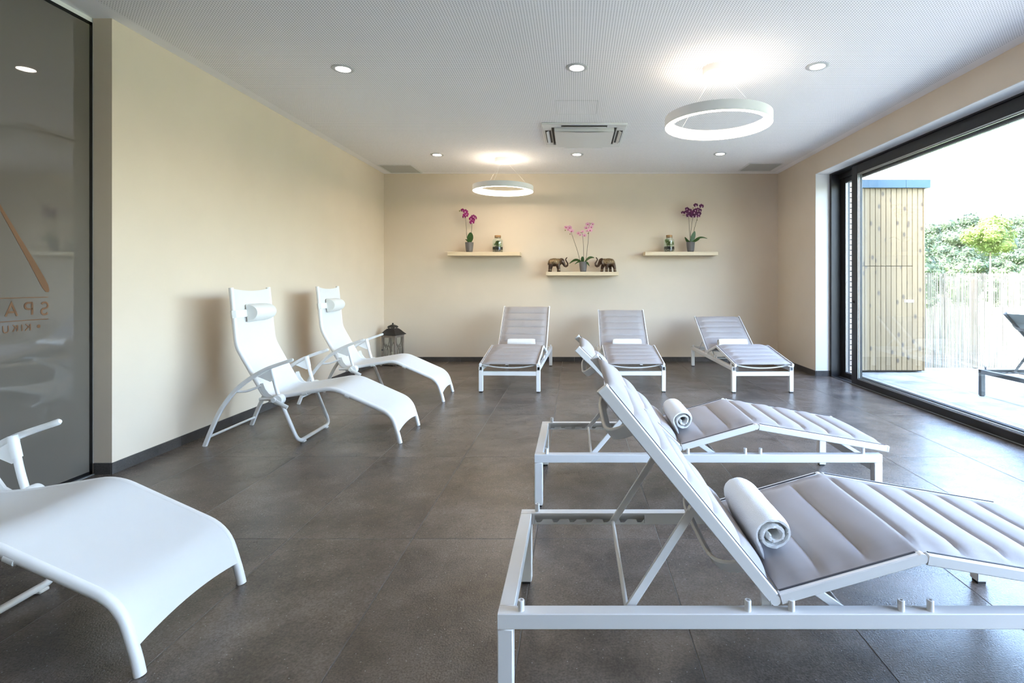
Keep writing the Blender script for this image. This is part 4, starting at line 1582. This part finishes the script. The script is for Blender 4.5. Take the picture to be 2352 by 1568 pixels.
    loop = [c0 + Vector((0, -.262, 0)) + nf * .004, c0 + Vector((0, .262, 0)) + nf * .004,
            c0 + Vector((0, .277, 0)) - nf * .016, c0 + Vector((0, .262, 0)) - nf * .037,
            c0 + Vector((0, -.262, 0)) - nf * .037, c0 + Vector((0, -.277, 0)) - nf * .016]
    st.bar(loop, .0025, .058, up=tuple(d), b=.0004, closed=True)
    st.build('strap', 'pillow_white', pl, 30)
    return t


make_recliner('white reclining chair in the left foreground before the glass partition', (-2.843, 1.920, 0), 0)
make_recliner('white reclining chair at the left wall, nearer of the two', (-2.822, 4.292, 0), R(1.2))
make_recliner('white reclining chair at the left wall, farther one beside the lantern', (-2.845, 5.678, 0), R(2.4))

# ------------------------------------------------------------------ wall shelves
SHY = 8.03
for (x0, x1, zt, lb) in ((-1.948, -.840, 1.715, 'pale wooden floating wall shelf on the left'),
                         (-.440, .673, 1.412, 'pale wooden floating wall shelf in the middle, hung lowest'),
                         (1.08, 2.198, 1.719, 'pale wooden floating wall shelf on the right near the window')):
    o = MB().box((x0, SHY, zt - .056), (x1, YB, zt), .0015).build('wall_shelf', 'shelf_birch', None, 0)
    tag(o, lb, 'shelf', 'floating wall shelves')
ZL, ZM, ZR = 1.715, 1.412, 1.719
PX = 8.13 / 1205


def flower(parent, p, face, r, mat, heart, roll=0.0):
    m = MB()
    f = Vector(face).normalized()
    t = f.orthogonal().normalized()
    zup = Vector((0, 0, 1)) - f * f.z
    if zup.length > .1:
        t = zup.normalized()
    t = Matrix.Rotation(roll, 3, f) @ t
    s = t.cross(f)
    m.cur = 0
    for (ang, ln, wd, fw) in ((90, 1.0, .40, .0), (210, .95, .36, -.05), (330, .95, .36, -.05), (18, 1.05, .62, .06), (162, 1.05, .62, .06)):
        a = R(ang)
        d = s * cos(a) + t * sin(a)
        w = d.cross(f)
        P = Vector(p)
        L_ = r * ln
        vs = [P, P + d * L_ * .45 + w * L_ * wd * .85 + f * r * (.10 + fw), P + d * L_ * .85 + w * L_ * wd * .6 + f * r * (.12 + fw),
              P + d * L_ * 1.0 + f * r * .05, P + d * L_ * .85 - w * L_ * wd * .6 + f * r * (.12 + fw), P + d * L_ * .45 - w * L_ * wd * .85 + f * r * (.10 + fw),
              P + d * L_ * .55 + f * r * (.18 + fw)]
        m.add(vs, [(0, 1, 6), (1, 2, 6), (2, 3, 6), (3, 4, 6), (4, 5, 6), (5, 0, 6)])
    m.cur = 1
    m.ball(Vector(p) + f * r * .22 - t * r * .18, (r * .22, r * .22, r * .26), 8, 6)
    return m.build('flower', [mat, heart], parent, 70)


def leaf(parent, base, tip, width, bend, name='leaf', side=None):
    base, tip = Vector(base), Vector(tip)
    d = tip - base
    sd = side and Vector(side) or (d.cross(Vector((0, 1, 0))).normalized() * .75 + Vector((0, .65, 0)))
    sd.normalize()
    m = MB()
    n = 10

    def fn(u, v, off):
        w = sin(pi * min(.97, .10 + .87 * u)) ** .7 * width
        c = base + d * u + Vector((0, 0, bend * sin(pi * u)))
        vv = -1 + 2 * v
        return c + sd * w * vv + Vector((0, 0, off + .12 * width * abs(vv))) 
    m.grid(lambda u, v: fn(u, v, .0012), n, 5)
    m.grid(lambda u, v: fn(u, v, -.0012), n, 5)
    return m.build(name, 'orchid_leaf', parent, 60)


def pot(parent, rt, rb, h):
    m = MB()
    pr = [(0, 0), (rb, 0), (rb * 1.02, .004)]
    nb = 13
    for i in range(nb + 1):
        u = i / nb
        r = rb + (rt - rb) * (u ** .62)
        z = .006 + (h - .010) * u
        pr.append((r, z)); pr.append((r - .0012, z + .0015))
    pr += [(rt, h), (rt - .005, h), (rt - .008, h - .02), (0, h - .02)]
    m.lathe(pr, 28)
    return m.build('pot', 'pot_grey', parent, 60)


def orchid(label, x, z, potdim, stems, leaves, fm, hm, scale, y=8.13):
    t = thing('potted_orchid', label, 'orchid', (x, y, z), 0, 'potted orchids')
    pt_ = pot(t, *potdim)
    MB().lathe([(0, potdim[2] - .018), (potdim[0] - .007, potdim[2] - .018), (potdim[0] - .02, potdim[2] - .010), (0, potdim[2] - .008)], 20).build('soil', 'soil', t)
    for st in stems:
        p = smooth_curve(st['path'], 6)
        MB().tube(p, .0032, 7, up=(0, 1, 0), scales=[1.2 - .6 * i / (len(p) - 1) for i in range(len(p))]).build('stem', 'orchid_stem', t)
        for (a, c, r, fx) in st['flowers']:
            flower(t, (a, -.015 + random.uniform(-.02, .01), c), (fx, -1, random.uniform(-.15, .25)), r, fm, hm, random.uniform(-.25, .25))
        for (a, c, r) in st.get('buds', []):
            MB().ball((a, -.005, c), (r, r, r * 1.25), 8, 6).build('bud', 'bud', t)
    for lf in leaves:
        leaf(t, *lf)
    return t


# left orchid (crop scale: 10.455 px per picture px)
def q4(px, py):   # crop of the left shelf -> local to pot (x, z)
    return ((px - 710) / 10.455 * PX, (1235 - py) / 10.455 * PX + .006)
F = lambda a, b_, r, fx, q: (*q(a, b_), r, fx)
orchid('magenta orchid in grey pot on the left shelf', (1078 - 1320) * PX, ZL, (.066, .048, .155),
       [dict(path=[(q4(690, 990)[0], 0, .14), (q4(645, 840)[0], 0, q4(645, 840)[1]), (q4(640, 640)[0], -.01, q4(640, 640)[1]), (q4(625, 430)[0], -.02, q4(625, 430)[1]), (q4(600, 300)[0], -.02, q4(600, 300)[1]), (q4(500, 240)[0], -.03, q4(500, 240)[1])],
             flowers=[F(630, 360, .045, .1, q4), F(600, 400, .034, -.3, q4), F(625, 275, .042, .2, q4), F(560, 245, .036, -.4, q4), F(650, 330, .036, .4, q4)], buds=[(*q4(480, 250), .010)]),
        dict(path=[(q4(715, 990)[0], .01, .14), (q4(755, 800)[0], 0, q4(755, 800)[1]), (q4(775, 600)[0], -.01, q4(775, 600)[1]), (q4(800, 460)[0], -.02, q4(800, 460)[1]), (q4(860, 390)[0], -.02, q4(860, 390)[1])],
             flowers=[F(785, 530, .042, .0, q4), F(760, 440, .038, -.3, q4), F(820, 400, .040, .2, q4), F(850, 420, .034, .6, q4), F(800, 470, .036, 0, q4)], buds=[(*q4(885, 440), .009)])],
       [((.010, -.02, .145), (.030, -.05, .30), .048, .0, 'leaf', (1, .1, 0)), ((-.01, 0, .145), (-.06, -.01, .20), .012, .01), ((.0, .02, .145), (.03, .05, .19), .02, .01)],
       'flower_magenta', 'flower_heart_pale', 1)


def q3(px, py):   # crop of the middle shelf (9.8)
    return ((px - 975) / 9.8 * PX, (1308 - py) / 9.8 * PX + .006)
orchid('pale pink orchid in grey pot between the two elephants', (1240 + 975 / 9.8 - 1320) * PX, ZM, (.064, .046, .158),
       [dict(path=[(q3(915, 1060)[0], 0, .14), (q3(850, 860)[0], 0, q3(850, 860)[1]), (q3(780, 650)[0], -.01, q3(780, 650)[1]), (q3(710, 450)[0], -.02, q3(710, 450)[1]), (q3(660, 350)[0], -.02, q3(660, 350)[1]), (q3(560, 300)[0], -.03, q3(560, 300)[1])],
             flowers=[F(715, 400, .038, .1, q3), F(670, 325, .038, 0, q3), F(595, 320, .034, -.4, q3), F(640, 370, .028, -.2, q3)], buds=[(*q3(575, 380), .009), (*q3(680, 465), .008)]),
        dict(path=[(q3(990, 1060)[0], .01, .14), (q3(985, 850)[0], 0, q3(985, 850)[1]), (q3(980, 700)[0], -.01, q3(980, 700)[1]), (q3(955, 470)[0], -.02, q3(955, 470)[1]), (q3(940, 420)[0], -.02, q3(940, 420)[1])],
             flowers=[F(1000, 500, .034, .2, q3), F(870, 450, .032, -.5, q3), F(960, 415, .026, 0, q3), F(905, 490, .022, -.3, q3)], buds=[(*q3(930, 430), .009)]),
        dict(path=[(q3(1035, 1050)[0], 0, .14), (q3(1060, 850)[0], 0, q3(1060, 850)[1]), (q3(1085, 640)[0], -.01, q3(1085, 640)[1]), (q3(1100, 440)[0], -.02, q3(1100, 440)[1]), (q3(1110, 280)[0], -.02, q3(1110, 280)[1]), (q3(1170, 220)[0], -.03, q3(1170, 220)[1])],
             flowers=[F(1130, 385, .038, .1, q3), F(1045, 330, .034, -.2, q3), F(1155, 310, .034, .2, q3), F(1078, 250, .036, 0, q3), F(1185, 245, .030, .4, q3), F(1065, 400, .022, -.2, q3)], buds=[(*q3(1125, 225), .009), (*q3(1085, 450), .008)])],
       [((.02, -.02, .145), (.172, -.05, .215), .024, .035), ((-.02, -.01, .150), (-.215, -.03, .125), .022, .045), ((.03, -.03, .15), (.095, -.05, .085), .017, .02),
        ((-.01, 0, .15), (-.012, -.03, .235), .026, .0, 'leaf', (1, .1, 0)), ((-.02, -.03, .15), (-.13, -.06, .115), .012, .02)],
       'flower_pink', 'flower_heart', 1)


def q5(px, py):   # crop of the right shelf (9.8)
    return ((px - 1140) / 9.8 * PX, (1252 - py) / 9.8 * PX + .006)
orchid('dark purple orchid in grey pot on the right shelf', (1470 + 1140 / 9.8 - 1320) * PX, ZR, (.067, .048, .155),
       [dict(path=[(q5(1130, 1030)[0], 0, .14), (q5(1118, 850)[0], 0, q5(1118, 850)[1]), (q5(1105, 650)[0], -.01, q5(1105, 650)[1]), (q5(1090, 480)[0], -.02, q5(1090, 480)[1]), (q5(1060, 380)[0], -.02, q5(1060, 380)[1]), (q5(950, 380)[0], -.03, q5(950, 380)[1])],
             flowers=[F(1100, 340, .046, 0, q5), F(1090, 440, .044, -.2, q5), F(1050, 300, .034, -.4, q5), F(1020, 375, .034, -.3, q5), F(955, 380, .028, -.5, q5), F(1130, 400, .040, .2, q5)], buds=[(*q5(968, 430), .006), (*q5(995, 430), .007)]),
        dict(path=[(q5(1150, 1030)[0], .01, .14), (q5(1140, 850)[0], 0, q5(1140, 850)[1]), (q5(1155, 700)[0], -.01, q5(1155, 700)[1]), (q5(1180, 500)[0], -.02, q5(1180, 500)[1]), (q5(1200, 400)[0], -.02, q5(1200, 400)[1]), (q5(1245, 220)[0], -.02, q5(1245, 220)[1])],
             flowers=[F(1210, 380, .052, .1, q5), F(1190, 450, .044, -.1, q5), F(1245, 215, .038, .1, q5), F(1250, 440, .040, .3, q5), F(1235, 330, .036, 0, q5)], buds=[(*q5(1195, 270), .008)]),
        dict(path=[(q5(1190, 1010)[0], 0, .14), (q5(1215, 790)[0], 0, q5(1215, 790)[1]), (q5(1245, 650)[0], -.01, q5(1245, 650)[1]), (q5(1295, 460)[0], -.02, q5(1295, 460)[1]), (q5(1330, 320)[0], -.02, q5(1330, 320)[1]), (q5(1375, 230)[0], -.03, q5(1375, 230)[1])],
             flowers=[F(1310, 400, .044, .2, q5), F(1305, 460, .032, .2, q5), F(1375, 235, .042, .3, q5), F(1340, 330, .036, .4, q5), F(1295, 300, .030, 0, q5)], buds=[(*q5(1285, 540), .007)])],
       [((.01, -.02, .145), (.05, -.05, .315), .036, .0, 'leaf', (1, .1, 0)), ((.02, 0, .145), (.248, -.04, .205), .018, .045), ((-.015, -.02, .15), (-.100, -.05, .225), .022, -.02), ((.02, -.03, .15), (.125, -.06, .20), .022, .0)],
       'flower_purple', 'flower_heart_pale', 1)


def terrarium(label, x, z, seed, tall):
    rng = random.Random(seed)
    t = thing('terrarium_jar', label, 'terrarium', (x, 8.13, z), 0, 'corked terrarium jars')
    r, h, rn = .081, .262, .052
    m = MB()
    pr = [(r - .004, .003), (r, .012), (r, .170)]
    for i in range(1, 9):
        a = pi / 2 * i / 8
        pr.append((rn + (r - rn) * cos(a), .170 + .036 * sin(a)))
    pr += [(rn, .235), (rn + .003, .240), (rn, .244)]
    m.lathe([(0, .003)] + pr, 32, cap1=False)
    m.build('glass_jar', 'jar_glass', t, 60)
    MB().lathe([(0, .222), (rn - .004, .222), (rn - .003, h - .003), (rn - .006, h), (0, h)], 24).build('cork_lid', 'cork', t)
    m = MB()
    m.lathe([(0, .042), (r - .003, .042), (r - .003, .082), (r * .5, .090), (0, .086)], 26)
    m.build('soil', 'soil', t)
    m = MB()
    for _ in range(160):
        a = rng.uniform(0, 6.28); rr_ = r * sqrt(rng.uniform(.3, 1)) - .012
        s = rng.uniform(.005, .009)
        m.ball((rr_ * cos(a), rr_ * sin(a), rng.uniform(.010, .040)), (s * 1.2, s, s * .8), 6, 4)
    tag(m.build('pebbles', 'pebble', t, 60), kind='stuff')
    m = MB()
    cl = [(-.02, .0, .12), (.02, -.02, .115), (0, .02, .15)] if not tall else [(-.03, -.01, .165), (.02, -.02, .115), (.04, .01, .13), (0, .02, .12)]
    for c in cl:
        for _ in range(110):
            d = Vector((rng.gauss(0, 1), rng.gauss(0, 1), rng.gauss(0, .8) + .4)).normalized()
            p = Vector(c) + d * rng.uniform(.008, .040)
            if p.x ** 2 + p.y ** 2 > .07 ** 2: continue
            n = d.orthogonal().normalized(); n = Matrix.Rotation(rng.uniform(0, 6.28), 3, d) @ n
            s = rng.uniform(.009, .016)
            m.add([p - d * s, p + n * s * .6, p + d * s, p - n * s * .6], [(0, 1, 2, 3)])
        m.tube([(c[0], c[1], .085), (c[0], c[1], c[2])], .002, 5, up=(0, 1, 0))
    tag(m.build('foliage', 'fern', t, 0), kind='stuff')


terrarium('corked glass terrarium jar with moss on the left shelf', (1143.2 - 1320) * PX, ZL, 5, False)
terrarium('corked glass terrarium jar with fern on the right shelf', (1537 - 1320) * PX, ZR, 8, True)


# ------------------------------------------------------------------ bronze elephants
def elephant(label, x, z, flip, legx):
    t = thing('elephant_figurine', label, 'figurine', (x, 8.12, z), 0, 'bronze elephant figurines')
    t.scale = (-1 if flip else 1, 1, 1)
    m = MB()
    def chain(pts, ry=1.0):
        P = [Vector((p[0], p[1], p[2])) for p in pts]
        for (a, ra), (c, rc) in zip([(P[i], pts[i][3]) for i in range(len(P) - 1)], [(P[i + 1], pts[i + 1][3]) for i in range(len(P) - 1)]):
            n = max(2, int((c - a).length / .006))
            for i in range(n + 1):
                u = i / n
                r = ra + (rc - ra) * u
                m.ball(a.lerp(c, u), (r, r * ry, r), 10, 7)
    m.ball((0.0, 0, .148), (.094, .056, .064), 20, 14)
    m.ball((-.048, 0, .142), (.050, .052, .062), 16, 10)
    m.ball((.060, 0, .148), (.050, .050, .060), 16, 10)
    m.ball((.110, 0, .166), (.044, .038, .046), 16, 10)
    m.ball((.106, 0, .188), (.030, .030, .026), 12, 8)
    chain([(.128, 0, .150, .032), (.146, 0, .120, .024), (.156, 0, .097, .0195), (.178, 0, .086, .017), (.200, 0, .098, .015), (.206, 0, .130, .0125),
           (.188, 0, .158, .011), (.172, 0, .186, .0098), (.178, 0, .207, .009), (.192, 0, .220, .009)])
    for (lx, ly) in legx:
        chain([(lx * .8, ly, .110, .034), (lx, ly, .060, .0235), (lx * 1.03, ly, .024, .0225), (lx * 1.05, ly, .012, .025)])
    chain([(-.090, 0, .165, .006), (-.103, 0, .130, .005), (-.100, 0, .095, .004)])
    for s in (-1, 1):
        Mx = Matrix.Rotation(R(s * 24), 3, 'Z')
        m.ball((.088, s * .042, .150), (.030, .006, .042), 14, 9, Mx)
    me = m.mesh('tmp', 'bronze', 0)
    # flatten the soles on the shelf
    tmp = bpy.data.objects.new('tmp', me)
    COL.objects.link(tmp)
    md = tmp.modifiers.new('r', 'REMESH'); md.mode = 'VOXEL'; md.voxel_size = .0042; md.use_smooth_shade = True
    ms = tmp.modifiers.new('s', 'SMOOTH'); ms.factor = .5; ms.iterations = 3
    dg = bpy.context.evaluated_depsgraph_get()
    nm = bpy.data.meshes.new_from_object(tmp.evaluated_get(dg), depsgraph=dg)
    bpy.data.objects.remove(tmp)
    for v in nm.vertices:
        if v.co.z < 0.001: v.co.z = 0.001
    nm.materials.clear(); nm.materials.append(MATS['bronze'])
    nm.polygons.foreach_set('use_smooth', [True] * len(nm.polygons))
    o = bpy.data.objects.new('body', nm); COL.objects.link(o); o.parent = t
    return t


elephant('bronze elephant left of the pink orchid, trunk raised to the right', (1240 + 330 / 9.8 - 1320) * PX, ZM, False,
         ((-.070, -.030), (-.062, .030), (.066, -.030), (.058, .030)))
elephant('bronze elephant right of the pink orchid, trunk raised to the left', (1240 + 1545 / 9.8 - 1320) * PX, ZM, True,
         ((-.092, -.028), (-.030, .030), (.030, -.030), (.098, .028)))

# ------------------------------------------------------------------ lantern in the corner
t = thing('floor_lantern', 'weathered wooden lantern with black metal roof in the left back corner', 'lantern', (-2.765, 7.975, 0), R(-14))
hw = .118
MB().box((-hw - .012, -hw - .012, .014), (hw + .012, hw + .012, .038), .003).build('base', 'lantern_wood', t)
for sx in (-1, 1):
    for sy in (-1, 1):
        MB().box((sx * hw, sy * hw, .036), (sx * (hw - .026), sy * (hw - .026), .445), .002).build('post', 'lantern_wood', t)
        MB().box((sx * hw, sy * hw, 0), (sx * (hw - .04), sy * (hw - .04), .016)).build('foot', 'lantern_black', t)
m = MB()
m.box((-hw - .006, -hw - .006, .440), (hw + .006, hw + .006, .462), .003)
m.build('top_plate', 'lantern_wood', t)


def rail4(z0, z1, nm):
    for s in (-1, 1):
        MB().box((-hw + .026, s * hw, z0), (hw - .026, s * (hw - .018), z1)).build(nm, 'lantern_wood', t)
        MB().box((s * hw, -hw + .026, z0), (s * (hw - .018), hw - .026, z1)).build(nm, 'lantern_wood', t)
rail4(.038, .062, 'lower_rail')
rail4(.420, .441, 'upper_rail')
# tracery: pointed oval with two branches to the upper corners
for fx in range(4):
    ang = fx * pi / 2
    Mr = Matrix.Rotation(ang, 4, 'Z')
    m = MB()
    yy = -hw + .008
    for s in (-1, 1):
        c = [(s * (-.004 + .047 * sin(pi * i / 12)), yy, .065 + .245 * i / 12) for i in range(13)]
        m.bar([Mr @ Vector(p) for p in c], .009, .009, up=tuple(Mr @ Vector((0, 1, 0))), b=.001)
        c = smooth_curve([(s * .036, yy, .270), (s * .058, yy, .31), (s * .072, yy, .345), (s * .074, yy, .425)], 4)
        m.bar([Mr @ Vector(p) for p in c], .009, .009, up=tuple(Mr @ Vector((0, 1, 0))), b=.001)
    m.build('tracery', 'lantern_wood', t)
    m = MB(); m.box((-hw + .026, -hw + .018, .060), (hw - .026, -hw + .0205, .422), 0, Mr)
    m.build('glass_pane', 'lantern_glass', t)
m = MB()
rings = [(.142, .455), (.140, .464), (.112, .492), (.088, .522), (.062, .548), (.052, .552)]
def sq_roof(rings):
    vs = []
    for (h_, z) in rings:
        vs += [(-h_, -h_, z), (h_, -h_, z), (h_, h_, z), (-h_, h_, z)]
    fs = [(0, 3, 2, 1)]
    for i in range(len(rings) - 1):
        for q in range(4):
            r_ = (q + 1) % 4
            fs.append((4 * i + q, 4 * i + r_, 4 * i + 4 + r_, 4 * i + 4 + q))
    n = 4 * (len(rings) - 1)
    fs.append((n, n + 1, n + 2, n + 3))
    return vs, fs
m.add(*sq_roof(rings)); m.build('roof', 'lantern_black', t, 30)
m = MB()
for sx in (-1, 1):
    for sy in (-1, 1):
        m.box((sx * .048, sy * .048, .550), (sx * .036, sy * .036, .566))
m.build('cupola_posts', 'lantern_black', t)
m = MB(); m.add(*sq_roof([(.058, .565), (.058, .572), (.050, .588), (.024, .604), (.010, .610)])); cup = m.build('cupola', 'lantern_black', t, 30)
MB().ball((0, 0, .622), .0135, 14, 9).build('finial', 'lantern_black', cup)
MB().box((-hw + .004, -hw - .006, .225), (-hw + .034, -hw + .001, .245), .001).build('door_latch', 'lantern_black', t)
o = MB()
o.lathe([(0, 0), (.034, 0), (.036, .003), (.036, .148), (.030, .152), (.012, .146), (0, .145)], 24)
c = o.build('pillar_candle', 'wax', None, 50, (-2.765, 7.975, .038))
tag(c, 'cream pillar candle inside the floor lantern', 'candle')
MB().tube([(0, 0, .143), (.001, 0, .156)], .0012, 5, up=(0, 1, 0)).build('wick', 'black_rubber', c)
